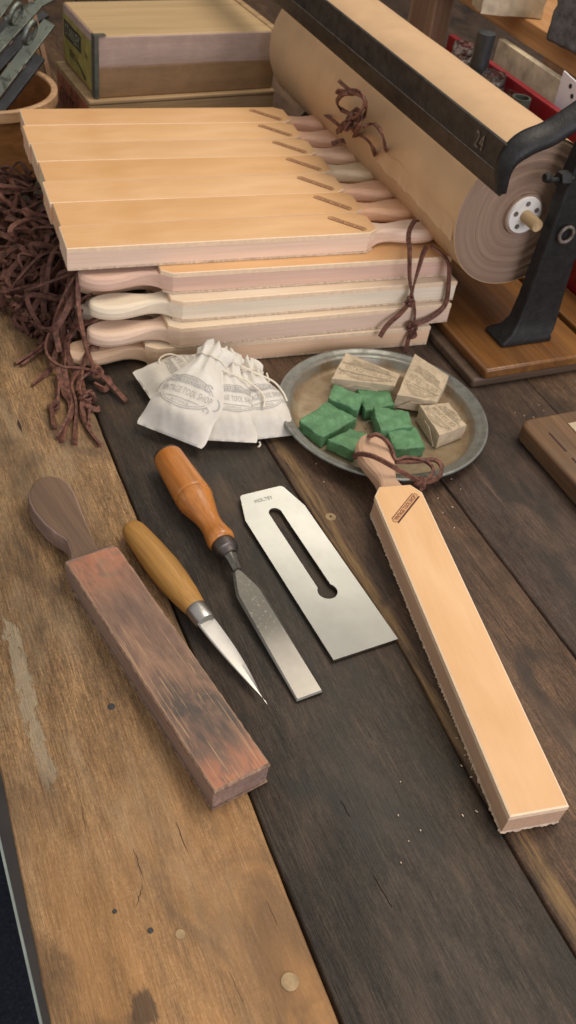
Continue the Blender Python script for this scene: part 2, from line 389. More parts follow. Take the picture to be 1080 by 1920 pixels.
# --- plate, compound, wraps
def plate_mat():
    m, t, b = nt('tarnished_pewter'); g = G(t); X = g.xyz()
    r = g.math('SQRT', g.math('ADD', g.math('MULTIPLY', X[0], X[0]), g.math('MULTIPLY', X[1], X[1])))
    f = g.noise(45, 6, .65, .8)
    c = g.ramp(f, [(.3, (.22, .145, .085)), (.5, (.31, .235, .145)), (.7, (.36, .31, .21))])
    c = g.mix(g.smooth(g.math('ADD', r, g.math('MULTIPLY_ADD', f, .02, -.01)), .100, .110), c, g.ramp(f, [(.3, (.13, .13, .115)), (.7, (.27, .28, .25))]))
    b.inputs['Metallic'].default_value = .35
    g.link(c, b.inputs['Base Color']); g.link(g.ramp(f, [(.3, .42), (.7, .26)]), b.inputs['Roughness']); g.bump(g.noise(160, 4, .6), b, .15, .0008); return m
M_['plate'] = plate_mat()
def green_mat():
    m, t, b = nt('green_compound'); g = G(t)
    f = g.noise(70, 6, .7, .4); f2 = g.noise((260, 60, 200), 4, .7)
    c = g.ramp(f, [(.3, (.055, .15, .065)), (.55, (.095, .235, .105)), (.75, (.16, .33, .17))])
    c = g.mix(.4, c, g.ramp(f2, [(.35, (.65,)*3), (.65, (1.25,)*3)]), 'MULTIPLY')
    g.link(c, b.inputs['Base Color']); b.inputs['Roughness'].default_value = .62; g.bump(g.math('ADD', f, f2), b, .35, .0015); return m
M_['green'] = green_mat()
M_['wrap'] = simple('wrapping_paper', (.50, .40, .27), .75, var=.12, scale=80, bump=.35, bdist=.001)
M_['wrap_print'] = simple('wrap_print', (.36, .29, .195), .8, var=.15, scale=300)
def cotton():
    m, t, b = nt('calico'); g = G(t)
    w = g.n('ShaderNodeTexWave', wave_type='BANDS', bands_direction='X'); w.inputs['Scale'].default_value = 420; g.link(g.tc.outputs['Object'], w.inputs['Vector'])
    w2 = g.n('ShaderNodeTexWave', wave_type='BANDS', bands_direction='Y'); w2.inputs['Scale'].default_value = 420; g.link(g.tc.outputs['Object'], w2.inputs['Vector'])
    f = g.noise(45, 4, .6); c = g.ramp(f, [(.3, (.60, .56, .47)), (.7, (.72, .685, .62))])
    sp = g.noise(420, 2, .5); c = g.mix(g.math('MULTIPLY', g.ramp(sp, [(.74, 0.), (.78, 1.)]), .4), c, (.4, .3, .2))
    g.link(c, b.inputs['Base Color']); b.inputs['Roughness'].default_value = .9; b.inputs['Sheen Weight'].default_value = .2
    g.bump(g.math('ADD', g.math('ADD', w.outputs['Fac'], w2.outputs['Fac']), g.math('MULTIPLY', g.noise(140, 4, .6), 4)), b, .3, .0006); return m
M_['cotton'] = cotton()
M_['cord'] = simple('cotton_cord', (.76, .69, .56), .85, var=.1, scale=500, bump=.5)
def print_mat():
    m, t, b = nt('faded_print'); g = G(t); f = g.noise(420, 4, .7)
    g.link(g.ramp(f, [(.35, (.31, .30, .29)), (.7, (.54, .51, .47))]), b.inputs['Base Color']); b.inputs['Roughness'].default_value = .9; return m
M_['print'] = print_mat()
# --- the paper dispenser and the background
M_['kraft'] = simple('kraft_paper', (.58, .385, .22), .62, var=.06, scale=14, bump=.12, bdist=.002, spec=.3)
def roll_end():
    m, t, b = nt('kraft_roll_end'); g = G(t); X = g.xyz()
    r = g.math('SQRT', g.math('ADD', g.math('MULTIPLY', X[0], X[0]), g.math('MULTIPLY', X[2], X[2])))
    r = g.math('ADD', r, g.math('MULTIPLY_ADD', g.noise(22, 2, .5), .007, -.0035))
    x = g.n('ShaderNodeTexNoise', noise_dimensions='1D'); x.inputs['W'].default_value = 0; x.inputs['Scale'].default_value = 1500; x.inputs['Detail'].default_value = 6; x.inputs['Roughness'].default_value = .75
    g.link(r, x.inputs['W'])
    x2 = g.n('ShaderNodeTexNoise', noise_dimensions='1D'); x2.inputs['Scale'].default_value = 130; x2.inputs['Detail'].default_value = 3; g.link(r, x2.inputs['W'])
    c = g.ramp(x.outputs['Fac'], [(.3, (.155, .10, .07)), (.5, (.265, .178, .125)), (.66, (.42, .30, .205))])
    c = g.mix(.8, c, g.ramp(x2.outputs['Fac'], [(.35, (.86, .82, .79)), (.65, (1.1, 1.08, 1.07))]), 'MULTIPLY')
    g.link(c, b.inputs['Base Color']); b.inputs['Roughness'].default_value = .75; g.bump(x.outputs['Fac'], b, .5, .001); return m
M_['roll_end'] = roll_end()
M_['cast'] = simple('black_cast_iron', (.014, .0135, .0135), .5, var=.3, scale=90, bump=.4, bdist=.0012, spec=.35)
M_['cast_brown'] = simple('browned_steel_bar', (.032, .027, .022), .5, var=.35, scale=70, bump=.3, bdist=.001, spec=.4)
M_['bare'] = simple('rubbed_steel', (.16, .13, .11), .5, var=.3, scale=160)
M_['plastic'] = simple('white_plastic', (.78, .75, .69), .45, var=.06, scale=60)
M_['dowel'] = wood('dowel_wood', (.40, .27, .13), (.5, .35, .18), (.56, .42, .24), 1, 1, .6)
M_['base'] = wood('varnished_base', (.13, .052, .014), (.20, .086, .024), (.26, .12, .035), 1, 1, .36, spec=.5)
M_['base_lower'] = wood('base_lower_wood', (.08, .05, .03), (.11, .07, .045), (.14, .095, .06), 0, 1, .55)  # darker, duller brown for the whole lower base board
M_['boxtop'] = wood('box_lid_wood', (.42, .285, .14), (.49, .34, .175), (.54, .385, .21), 0, .8, .55, amt=.4)
def box_front():
    m, t, b = nt('faded_box_wood'); g = G(t); X = g.xyz()
    f = g.noise((4, 30, 120), 5, .6, .5); f2 = g.noise((30, 60, 500), 4, .7)
    lim = g.math('ADD', X[2], g.math('MULTIPLY_ADD', f, .03, -.015))
    c = g.mix(g.smooth(lim, .038, .052), (.27, .155, .07), (.42, .30, .245))
    c = g.mix(.4, c, g.ramp(f, [(.3, (.7,)*3), (.7, (1.2,)*3)]), 'MULTIPLY'); c = g.mix(.4, c, g.ramp(g.noise((25, 25, 40), 5, .7), [(.35, (.6,)*3), (.65, (1.1,)*3)]), 'MULTIPLY'); c = g.mix(.35, c, g.ramp(f2, [(.3, (.7,)*3), (.7, (1.1,)*3)]), 'MULTIPLY')
    g.link(c, b.inputs['Base Color']); b.inputs['Roughness'].default_value = .6; g.bump(f2, b, .2, .0006); return m
M_['boxfront'] = box_front()
M_['lowbox'] = wood('pale_box_wood', (.36, .235, .115), (.45, .30, .155), (.52, .36, .19), 0, .8, .6)
M_['yellow'] = simple('aged_yellow_paper', (.30, .25, .065), .6, var=.18, scale=50)
M_['plaque'] = simple('plaque_print', (.035, .037, .026), .6, var=.2, scale=90)
M_['plaque_text'] = simple('plaque_lettering', (.34, .32, .2), .6)
M_['red_label'] = simple('faded_red_paper', (.42, .15, .085), .65, var=.25, scale=45)
M_['label_text'] = simple('label_lettering', (.05, .035, .025), .6)
M_['tin'] = simple('tin_reinforcement', (.10, .10, .08), .55, metal=.3, var=.2, scale=120)
M_['bent'] = wood('bent_wood', (.20, .085, .028), (.28, .125, .042), (.34, .16, .06), 0, 1, .4)
M_['rim'] = wood('bent_wood_rim', (.42, .24, .12), (.5, .30, .16), (.56, .36, .2), 0, 1, .5)
M_['grey_steel'] = steel('grey_tool_steel', (.20, .22, .19), .5, blot=((.08, .085, .075), (70, 70, 70), .5))
M_['tool_dark'] = simple('dark_tool_iron', (.022, .025, .028), .5, var=.3, scale=60)
M_['red'] = simple('red_paint', (.23, .008, .014), .4, var=.15, scale=20, bump=.05)
M_['shelf'] = wood('oak_rack', (.42, .20, .075), (.52, .265, .105), (.60, .32, .14), 1, 1, .5)
M_['shelf_dark'] = wood('rack_leg_wood', (.30, .165, .09), (.39, .22, .13), (.46, .28, .17), 2, 1, .55)
M_['stone'] = simple('grey_stone', (.11, .105, .10), .8, var=.3, scale=70, bump=.6, bdist=.002)
M_['cream'] = simple('cream_wood', (.55, .45, .31), .6, var=.15, scale=50)
M_['white'] = simple('white_card', (.78, .77, .80), .6, var=.03)
M_['khaki'] = simple('khaki_wood', (.80, .68, .46), .6, var=.2, scale=40)
M_['olive'] = simple('olive_tube', (.055, .06, .045), .45, var=.25, scale=60)
def glass():
    m, t, b = nt('clear_glass'); g = G(t); g.bump(g.noise(110, 3, .5), b, 1, .012); b.inputs['Base Color'].default_value = (.93, .93, .92, 1); b.inputs['Transmission Weight'].default_value = 1; b.inputs['Roughness'].default_value = .02; b.inputs['IOR'].default_value = 1.47; return m
M_['glass'] = glass()
M_['block'] = wood('reddish_board', (.10, .052, .024), (.165, .09, .043), (.225, .135, .07), 1, 1.3, .6, spots=((.10, .075, .05), (30, 14, 30), .7), bump=.5)

# ------------------------------------------------------------------ the bench and the floor
fl = obj('carpet', ([(-3, -3, -.86), (3.5, -3, -.86), (3.5, 4, -.86), (-3, 4, -.86)], [(0, 1, 2, 3)]), M_['carpet']); tag(fl, kind='structure')
bench = thing('workbench', 'old timber workbench of wide stained planks carrying the strops and tools', 'workbench')
def plank(xl, xr, z0, z1, mat, seed, y0=-.35, y1=2.7, rag=.0008):
    """xl, xr: functions of y. A board with slightly uneven edges"""
    n = 150; rnd = random.Random(seed); L = []
    for i in range(n+1):
        y = y0+(y1-y0)*i/n
        jl = noise.noise((seed*9.1, y*22, 0))*rag*1.6+rnd.uniform(-1, 1)*rag*.35
        jr = noise.noise((seed*5.3+40, y*22, 0))*rag*1.6+rnd.uniform(-1, 1)*rag*.35
        a, b = xl(y)+jl, xr(y)+jr; c = .0016
        L.append([(a, y, z0), (b, y, z0), (b, y, z1-c), (b-c, y, z1), (a+c, y, z1), (a, y, z1-c)])
    return obj('plank', rings(L), mat, bench, sharp=50)
seamA = lambda y: .1958+.0207*y
def seamC(y): return .3768+.010*math.exp(-((y-.45)/.13)**2)-.004*max(0, y-.6)
plank(lambda y: .0178+.0325*y if y < .8 else .0438, lambda y: seamA(y)-.0012, -.045, 0, M_['plank_a'], 1)
plank(lambda y: seamA(y)+.0012, lambda y: seamC(y)-.001, -.045, -.0012, M_['plank_b'], 2, rag=.0005)
plank(lambda y: seamC(y)+.0008, lambda y: .5376, -.045, -.0006, M_['plank_c'], 3, rag=.0005)
plank(lambda y: .5391, lambda y: .742, -.045, 0, M_['plank_d'], 4, rag=.0004)
plank(lambda y: .7432, lambda y: 1.06, -.045, -.0008, M_['plank_c'], 5, rag=.0004)
plank(lambda y: 1.0615, lambda y: 1.9, -.045, 0, M_['plank_d'], 6, rag=.0004)
pt1, pt2 = Px(0, 1544, .023), Px(81, 1920, .021)
zb = (pt1.z+pt2.z)/2
obj('apron', box(.021, .05, -.35, 2.7, zb+.002, -.0455), M_['apron'], bench)
obj('pale_strip', box(.019, .05, -.35, 2.7, zb-.003, zb+.0015), M_['strip'], bench)  # thin pale line along the lower edge of the apron
for (px, py, r, z) in ((543, 1841, .0062, .0003), (338, 1752, .0036, .0003), (620, 968, .0056, -.0009)):
    p = P(px, py); o = obj('plug', move(lathe([(r*.98, -.004), (r, .0002), (r*.93, .0005)], 20), (p.x, p.y, z)), M_['plug'], bench)
    if px == 620: obj('nail', move(lathe([(.0012, -.002), (.0012, .0004)], 8), (p.x, p.y, z+.0005)), M_['hole'], o)
for (px, py, r) in ((209, 1325, .0030), (282, 1745, .0020), (215, 1709, .0016)):
    p = P(px, py); obj('nail', move(lathe([(r, -.003), (r, .0004), (r*.8, .0008)], 12), (p.x, p.y, 0)), M_['tool_dark'], bench)
gp = P(33, 786); gq = P(42, 812)
gd = (gq-gp); gn = Vector((-gd.y, gd.x, 0)).normalized()
obj('gouge', prism([(v.x, v.y) for v in (gp, gp+gd*.3-gn*.0020, gp+gd*.6-gn*.0018, gq, gp+gd*.55+gn*.0012, gp+gd*.25+gn*.0010)], -.002, .00025), M_['hole'], bench)
rnd = random.Random(15)
slits = [((268, 1660), (255, 1700)), ((330, 1540), (352, 1600)), ((60, 940), (74, 985)), ((700, 1640), (735, 1700)), ((640, 1500), (655, 1530)), ((905, 1130), (960, 1205)), ((880, 1050), (925, 1112)), ((1000, 1330), (1045, 1400)), ((250, 1590), (268, 1645)), ((500, 1690), (520, 1735)), ((430, 1820), (455, 1880)), ((150, 1500), (162, 1560))]
for a, b in slits:
    a, b = P(*a), P(*b); d = b-a; n_ = Vector((-d.y, d.x, 0)).normalized(); w = rnd.uniform(.00012, .00026); k = 7
    L_, R2 = [], []
    for i in range(k+1):
        f = i/k; c = a+d*f+n_*rnd.uniform(-.0005, .0005); ww = w*math.sin(math.pi*(.04+.92*f))
        L_.append((c.x+n_.x*ww, c.y+n_.y*ww)); R2.append((c.x-n_.x*ww, c.y-n_.y*ww))
    o = obj('crack', prism(L_+R2[::-1], -.003, .00022 if a.x < .2 else -.0004), M_['hole'], bench)
rnd = random.Random(5); cr = []
for (px, py, n, s) in ((880, 1430, 16, 40), (840, 940, 6, 22), (770, 1560, 5, 30), (240, 1120, 2, 10), (600, 885, 2, 12), (990, 770, 5, 30), (560, 1050, 2, 80)):
    for k in range(n):
        p = P(px+rnd.gauss(0, s*.5), py+rnd.gauss(0, s)); a = rnd.random()*3
        l = rnd.uniform(.0004, .0012)
        cr.append(move(box(-l, l, -.0004, .0004, 0, .0004), (p.x, p.y, -.0001), (0, 0, a)))
o = obj('leather_crumbs', join(*cr), M_['suede']); tag(o, 'tiny pale leather crumbs and fibres scattered over the bench', 'crumbs', kind='stuff')
obj('backdrop_wall', box(-2.5, 3.5, 2.9, 2.95, -.86, 1.8), M_['tool_dark']); tag(bpy.data.objects['backdrop_wall'], kind='structure')

# ------------------------------------------------------------------ strops: x from the blunt end towards the handle, y across
BL, TH, HT = .352, .0272, .0212      # blade length, whole thickness, top of the wooden core
def strop_outline():
    """half outline from the blunt end to the handle tip: (x, half width, edge rounding)"""
    k = [(0, .0246, 0), (.08, .0246, 0), (.2, .0246, 0), (.3, .0246, 0), (.342, .0246, .0005)]
    pts = [(.3515, .0185, .0010), (.3565, .0142, .0015), (.362, .0115, .0025), (.369, .0102, .0035), (.377, .0108, .0045), (.387, .0138, .0055), (.397, .0172, .006),
           (.408, .0194, .0065), (.418, .0196, .0065), (.427, .0176, .0065), (.434, .0138, .006), (.4395, .0085, .005), (.4412, .0040, .004)]
    return k+pts
def strop_core():
    o = strop_outline(); ring = [(x, w, c) for x, w, c in o]+[(x, -w, c) for x, w, c in reversed(o)]
    n = len(ring); nrm = []
    for i in range(n):
        a, b = ring[i-1], ring[(i+1) % n]; t = Vector((b[0]-a[0], b[1]-a[1])).normalized(); nrm.append((-t.y, t.x))
    L = []
    z0, z1 = .003, HT
    # the outline runs along +y first, so its inward normal is (-t.y, t.x) turned to the inside
    cx = .2
    def inset(k):
        out = []
        for (x, w, c), (nx, ny) in zip(ring, nrm):
            s = k*c; sign = 1 if (ny*w < 0 or (abs(ny) < .5 and nx*(cx-x) > 0)) else -1
            out.append((x+nx*s*sign, w+ny*s*sign, c))
        return out
    for (k, f) in ((1., 0), (.35, .35), (0, 1)): L.append([(x, y, z0+c*f) for x, y, c in inset(k)])
    for (k, f) in ((0, 1), (.35, .35), (1., 0)): L.append([(x, y, z1-c*f) for x, y, c in inset(k)])
    return rings(L)
def strop_leather(seed=1, ch=.0009):
    c = .0008; zs = (HT+.0001, TH-c, TH)
    rnd = random.Random(seed); base = []
    xs = [0, .03, .07, .12, .17, .22, .27, .31, .3425]
    for x in xs: base.append((x+(0 if x else rnd.uniform(-.0003, .0003)), .0250+rnd.uniform(-.00008, .0001)))
    base += [(.3545, .0165)]
    out = base+[(x, -y) for x, y in reversed(base)]
    def ins(s):
        r = []
        for x, y in out:
            r.append((max(x, s) if x < .01 else (x-s*.8 if x > .34 else x), math.copysign(abs(y)-s*(1 if x < .35 else .6), y)))
        return r
    L = [[(x, y, zs[0]) for x, y in out], [(x, y, zs[1]) for x, y in out], [(x, y, zs[2]) for x, y in ins(ch)]]
    v, f = rings(L); n = len(out)
    return (v, f), [1]*(2*n)+[1, 0]
def strop_back(seed=2, fuzz=.0011):
    """the suede layer under the core, its cut edge fuzzy"""
    rnd = random.Random(seed); out = []
    x = 0.
    L1 = []
    while x < .342: L1.append((x, .0250+rnd.random()**3*fuzz)); x += .0012
    L1.append((.352, .0190))
    end = [(-rnd.random()**3*fuzz, -.025+.05*i/24) for i in range(1, 24)]
    out = L1+[(a, -b+rnd.uniform(-.0004, .0002)) for a, b in reversed(L1)]+end
    return rings([[(a, b, .0005) for a, b in out], [(a, b, .0016) for a, b in out], [(a if a > .001 else .0006, b*.985, .0029) for a, b in out]])
def stamp_shapes(z):
    """the name in its plaque: from (.3095,.0187) to (.3451,-.0208) on the leather"""
    a, b = Vector((.3062, .0172)), Vector((.3405, -.0178)); d = (b-a); L = d.length; ang = math.atan2(d.y, d.x); c = (a+b)/2
    w, h = L/2, .0038
    o = [(-w+.002, -h), (w-.002, -h), (w-.002, -h*.55), (w, -h*.45), (w, h*.45), (w-.002, h*.55), (w-.002, h), (-w+.002, h), (-w+.002, h*.55), (-w, h*.45), (-w, -h*.45), (-w+.002, -h*.55)]
    i = [(x*.982, y*.80) for x, y in o]
    low = [(-w+.001, -h*1.25), (w-.001, -h*1.25), (w-.001, -h*.9), (-w+.001, -h*.9)]
    fr = band2(o, i, 0)
    sh = ([Vector((x, y, .00003)) for x, y in low], [(0, 1, 2, 3)])
    t = flat_text('VINTAGE TOOL SHOP', L*.86, h*1.05, bold=.02)
    return [move(s, (c.x, c.y, z), (0, 0, ang)) for s in (join(fr, sh, t), ([Vector((x, y, 0)) for x, y in o], [tuple(range(len(o)))]))]
core_shape = strop_core()
def build_strop(root, seed, lcol, wcol, stamp=True, fuzz=.0006, hole=True, ch=.0009):
    core = obj('wooden_core', core_shape, M_['strop_wood'], root, sharp=28)
    if hole:
        c = obj('cutter', move(lathe([(.0032, -.01), (.0032, .05)], 16), (.414, 0, 0)), M_['hole'])
        md = core.modifiers.new('hole', 'BOOLEAN'); md.operation = 'DIFFERENCE'; md.object = c; md.solver = 'EXACT'
        me = bpy.data.meshes.new_from_object(core.evaluated_get(bpy.context.evaluated_depsgraph_get()))
        core.modifiers.clear(); core.data = me; bpy.data.objects.remove(c)
    core.color = (*wcol, 1)
    sh, mi = strop_leather(seed, ch); lf = obj('leather_face', sh, [M_['leather'], M_['leather_edge']], root, sharp=20, extra=mi); lf.color = (*lcol, 1)
    obj('suede_back', strop_back(seed, fuzz), M_['suede'], root, sharp=25)
    if stamp:
        ink, floor = stamp_shapes(TH+.00018)
        st = obj('stamp', move(floor, (0, 0, -.0001)), M_['stamp_floor'], root); obj('lettering', ink, M_['ink'], st)
    return root
# -- the single new strop lying in front, its handle raised on the plate
A = P(955, 1530, TH); B = P(697, 917, .041); d = (B-A); ang = math.atan2(d.y, d.x); pitch = math.asin((.041-TH)/d.length)
n2 = Vector((-math.sin(ang), math.cos(ang), 0))
o0 = A-n2*.025; o0.z = 0.0008
new = thing('leather_strop', 'new tan leather strop lying alone with its handle over the pewter plate', 'strop',
            matrix=Matrix.Translation(o0) @ Matrix.Rotation(ang, 4, 'Z') @ Matrix.Rotation(-pitch, 4, 'Y'))
build_strop(new, 11, (1, 1, 1), (.60, .385, .25), fuzz=.0014, ch=.0014)
zt = .047
def Pw(l): return [P(a, b, c) for a, b, c in l]
lp = Pw([(692, 818, .036), (694, 818, zt), (706, 815, zt+.003), (722, 824, zt+.001), (734, 842, .041), (741, 862, .036), (760, 858, .034), (790, 862, .032), (808, 872, .031), (812, 886, .030), (800, 900, .030), (788, 903, .030), (775, 897, .034), (752, 884, .043), (728, 870, zt+.004), (700, 856, zt+.0035), (676, 851, .044), (663, 855, .030), (672, 860, .024)])
lp2 = Pw([(740, 866, .034), (775, 866, .031), (812, 862, .030), (828, 874, .030), (824, 892, .028), (808, 902, .027), (790, 904, .028)])
strands(new, M_['thong'], [join(thong(lp, .0046, .0030), knot(P(786, 903, .030), .0064, 3)), thong(lp2, .0050, .0030), thong(Pw([(788, 903, .03), (795, 912, .025), (786, 918, .022)]), .0046)])

# -- the worn strop, front left
O = (P(400, 1485, .026)+P(510, 1435, .026))/2; O.z = 0; B = P(122, 1055, .026); ang = math.atan2(B.y-P(400, 1485, .026).y, B.x-P(400, 1485, .026).x)
used = thing('worn_strop', 'worn dark reddish strop with scratched leather and bare dark wooden handle', 'strop', loc=O, rz=ang)
out = [(.0008, .0245), (.1, .0242), (.2, .0243), (.2655, .024), (.2668, .0165), (.2745, .0142), (.2885, .0118), (.2945, .0132), (.3033, .0176), (.318, .0218), (.3378, .0240), (.352, .0226), (.3637, .0183), (.373, .0095), (.3787, -.002), (.377, -.0125), (.370, -.0205), (.3604, -.0240), (.345, -.0238), (.325, -.0200), (.299, -.0148), (.2748, -.0105), (.2665, -.0135), (.2655, -.024), (.2, -.0243), (.1, -.0242), (.0008, -.0245)]
out = [(x, y*(.93 if x > .27 else 1)) for x, y in out]
obj('wooden_core', rings([[(x, y, .0022) for x, y in out], [(x, y, .0225) for x, y in out]]), M_['used_side'], used, sharp=35, bevel=.0013)
bo = obj('handle_top', rings([[(x, y*.93, .0222) for x, y in out if x > .264], [(x-(.001 if x > .33 else 0), y*.9, .0230) for x, y in out if x > .264]]), M_['used_wood'], used, bevel=.0005)
rnd = random.Random(3); L1 = [(i*.0043, .0246+rnd.random()**2*.0007) for i in range(60)]; L1 = [(x if x > 0 else .0, y) for x, y in L1]
ol = L1+[(.2585, .0243), (.2605, .008), (.2605, -.009), (.2585, -.0243)]+[(x, -y) for x, y in reversed(L1)]
n = len(ol)
v, f = rings([[(x, y, .0227) for x, y in ol], [(x, y, .0252) for x, y in ol], [(max(x, .0018), y*.955, .0264) for x, y in ol]])
obj('leather_face', (v, f), [M_['used_leather'], M_['used_edge']], used, extra=[1]*(n)+[1]*n+[1, 0], sharp=25)
ob = L1+[(x, -y-.0003) for x, y in reversed(L1)]
obj('suede_back', rings([[(x, y*1.01, .0004) for x, y in ob], [(x, y, .0021) for x, y in ob]]), M_['used_edge'], used)

# -- the stack: five layers; the top row is turned handle right, the rest handle left
woods = [(.88, .65, .49), (.78, .54, .43), (.82, .70, .55), (.80, .55, .38), (.78, .57, .48), (.82, .64, .46), (.78, .53, .37)]
leath = [(1, 1, 1), (.99, .97, .94), (1.04, 1.06, 1.10), (.98, .95, .90), (1, 1.02, 1.04), (1.03, 1.04, 1.05), (.97, .95, .93)]
ROT = R_(-4.0)
def frame(x, y, z, r): return Matrix.Translation((x, y, z)) @ Matrix.Rotation(r, 4, 'Z')
ux, uy = Vector((math.cos(ROT), math.sin(ROT), 0)), Vector((-math.sin(ROT), math.cos(ROT), 0))
c0 = P(127, 466, TH*5)                     # front left top corner of the top row
widths = [.0505, .0545, .0545, .0535, .0530, .0530, .0530]
toplabels = ['front strop of the top row, its thong hanging down over the stack', 'second strop from the front in the top row, deeper tan handle',
             'third strop from the front in the top row, thong end in its handle hole', 'middle strop of the top row with a pale creamy handle',
             'third strop from the back in the top row, its thong curling upward', 'second strop from the back in the top row beside the tangled thongs',
             'rearmost strop of the top row, nearest the old wooden boxes']
tops = []; acc = 0
shifts = [0, .001, -.002, .0015, 0, -.0025, .001]
shifts[0] = -.001
GT = 'new strops laid side by side on top of the stack'; GL = 'new strops stacked crosswise under the top row'
for i in range(7):
    p = c0+uy*(acc+widths[i]/2)+ux*shifts[i]; acc += widths[i]+.0002
    m = frame(p.x, p.y, TH*4-(.0002 if i % 2 else 0), ROT+R_((0, .15, -.1, .1, -.15, .1, 0)[i])) @ Matrix.Diagonal((1.042, widths[i]/.05, 1, 1))
    if i == 0:
        r = thing('leather_strop', toplabels[0], 'strop', matrix=m, group=GT); build_strop(r, 21, leath[0], woods[0]); proto = r
        sh, mi = strop_leather(5, .0002); qo = obj('leather_face', sh, [M_['leather'], M_['leather_edge']], None, sharp=20, extra=mi); quiet = qo.data; bpy.data.objects.remove(qo)
    else:
        r = copy_tree(proto, m, toplabels[i], GT)
        for ch in r.children:
            if ch.name.startswith('wooden_core'): ch.color = (*[(.88, .53, .31), (.88, .55, .35), (.86, .68, .44), (.88, .60, .40), (.88, .56, .38), (.88, .55, .38)][i-1], 1)
            if ch.name.startswith('leather_face'):
                ch.color = (*leath[i], 1)
                if i % 2: ch.data = quiet
    tops.append(r)
ends = {3: (848, 481), 2: (858, 527), 1: (847, 569), 0: (808, 612)}     # right front top corners of the lower layers
lw = {3: (.74, .50, .385), 2: (.87, .75, .57), 1: (.80, .59, .44), 0: (.88, .60, .38)}
names = {3: 'second', 2: 'third', 1: 'fourth', 0: 'bottom'}
rowtxt = ['front', 'second from the front', 'third from the front', 'middle', 'third from the back', 'second from the back', 'rearmost']
looks = {3: 'pinkish strop', 2: 'pale creamy strop', 1: 'brown marked strop', 0: 'orange wooded strop'}
lower = {}
rotl = {3: -4.3, 2: -3.7, 1: -3.0, 0: -4.6}
for k in (3, 2, 1, 0):
    c = P(*ends[k], TH*(k+1)); rr = R_(180+rotl[k]); fu = Vector((math.cos(rr), math.sin(rr), 0)); fn = Vector((-fu.y, fu.x, 0))   # fn points to the front
    for i in range(7 if k == 3 else 2):
        p = c-fn*(.025+i*.0535)+fu*(0, .004, -.003, .005, .001, -.002, .003)[i]
        m = frame(p.x, p.y, TH*k, rr) @ Matrix.Diagonal((1.025, 1, 1, 1))
        if i == 0: lab = {3: 'pinkish wooded strop directly under the top row, handle to the left', 2: 'pale cream wooded strop third down the stack front', 1: 'brownish strop fourth down with an amber stain on its side', 0: 'orange wooded strop lowest in the stack, touching the bench'}[k]
        else: lab = f'{names[k]} layer strop, {rowtxt[i]} of its row, mostly hidden in the stack'
        r = copy_tree(proto, m, lab, GL, skip=('stamp',))
        for ch in r.children:
            if ch.name.startswith('wooden_core'): ch.color = (*(lw[k] if i == 0 else woods[(i+k) % 7]), 1)
            if ch.name.startswith('leather_face') and k < 3: ch.color = (1.08, 1.48, 2.3, 1)
        lower[(k, i)] = r
# thongs of the top row, right side
f0 = tops[0]
yf = .868
def Pv(l, y): return [Py(a, b, y+dy) for a, b, dy in l]
t1 = [P(783, 414, TH*5+.0005), P(777, 415, TH*5+.003), P(768, 432, TH*5+.001)]+Pv([(766, 448, .03), (768, 470, .008), (768, 520, .004), (772, 548, .003), (778, 580, .002), (776, 606, -.002), (772, 616, -.004)], yf)
t2 = Pv([(800, 462, .02), (792, 480, .006), (780, 520, .004), (772, 550, .004), (769, 568, .002)], yf)
t3 = Pv([(808, 462, .02), (828, 476, .014), (840, 492, .010), (842, 515, .006), (838, 560, .003), (828, 580, .001), (806, 597, -.002), (786, 606, -.003), (774, 612, -.004)], yf)
t4 = Pv([(768, 568, .001), (750, 588, -.001), (726, 610, -.005), (712, 632, -.008)], yf)
t5 = Pv([(772, 616, -.004), (766, 635, -.007), (760, 660, -.012)], yf)
ts = [thong(t) for t in (t1, t2, t3, t4, t5)]; ts[1] = join(ts[1], knot(Py(769, 566, yf), .0072, 5)); ts[0] = join(ts[0], knot(Py(772, 613, yf-.004), .0072, 8))
strands(f0, M_['thong'], ts+[thong(Pv([(772, 616, -.005), (778, 628, -.007), (770, 632, -.01)], yf))])
zz = TH*5
def TP(l): return [P(a, b, zz+c) if c < .012 else Px(a, b, .613-.014*math.sin(c*310)) for a, b, c in l]      # the higher points lean on the paper roll
th = {1: [[(770, 378, .001), (782, 381, .004), (792, 392, .002), (796, 402, -.004)]],
      2: [[(737, 351, .001), (745, 345, .004), (757, 342, .003), (770, 352, -.004)]],
      3: [[(703, 312, .001), (704, 300, .004), (700, 280, .012), (690, 264, .016), (676, 254, .014), (664, 250, .008)], [(680, 240, .03), (700, 232, .032), (716, 250, .026), (722, 275, .012), (726, 300, -.003)]],
      4: [[(666, 278, .001), (657, 270, .005), (640, 264, .006), (622, 270, .001)], [(668, 250, .015), (650, 230, .03), (636, 242, .022), (632, 248, .018)]],
      5: [[(634, 250, .002), (650, 232, .012), (672, 215, .028), (684, 190, .042), (672, 172, .05), (655, 168, .05), (636, 152, .052)], [(660, 215, .03), (640, 205, .036), (632, 190, .042), (645, 176, .048), (665, 176, .05)],
          [(662, 262, .008), (672, 240, .024), (678, 225, .03), (668, 205, .036), (650, 225, .022), (640, 246, .012)]],
      6: [[(620, 214, .002), (604, 208, .006), (590, 200, .008), (584, 196, .006)], [(640, 240, .014), (625, 226, .012), (606, 212, .008)], [(668, 232, .026), (684, 215, .036), (686, 196, .042), (676, 180, .048), (640, 170, .05), (632, 175, .05)]]}
for i, ls in th.items():
    sh = [thong(TP(l), .0054) for l in ls]
    if i == 5: sh[0] = join(sh[0], knot(TP([(656, 236, .022)])[0], .0095, 4))
    if i == 4: sh[1] = join(sh[1], knot(TP([(664, 222, .03)])[0], .009, 9))
    strands(tops[i], M_['thong'], sh)
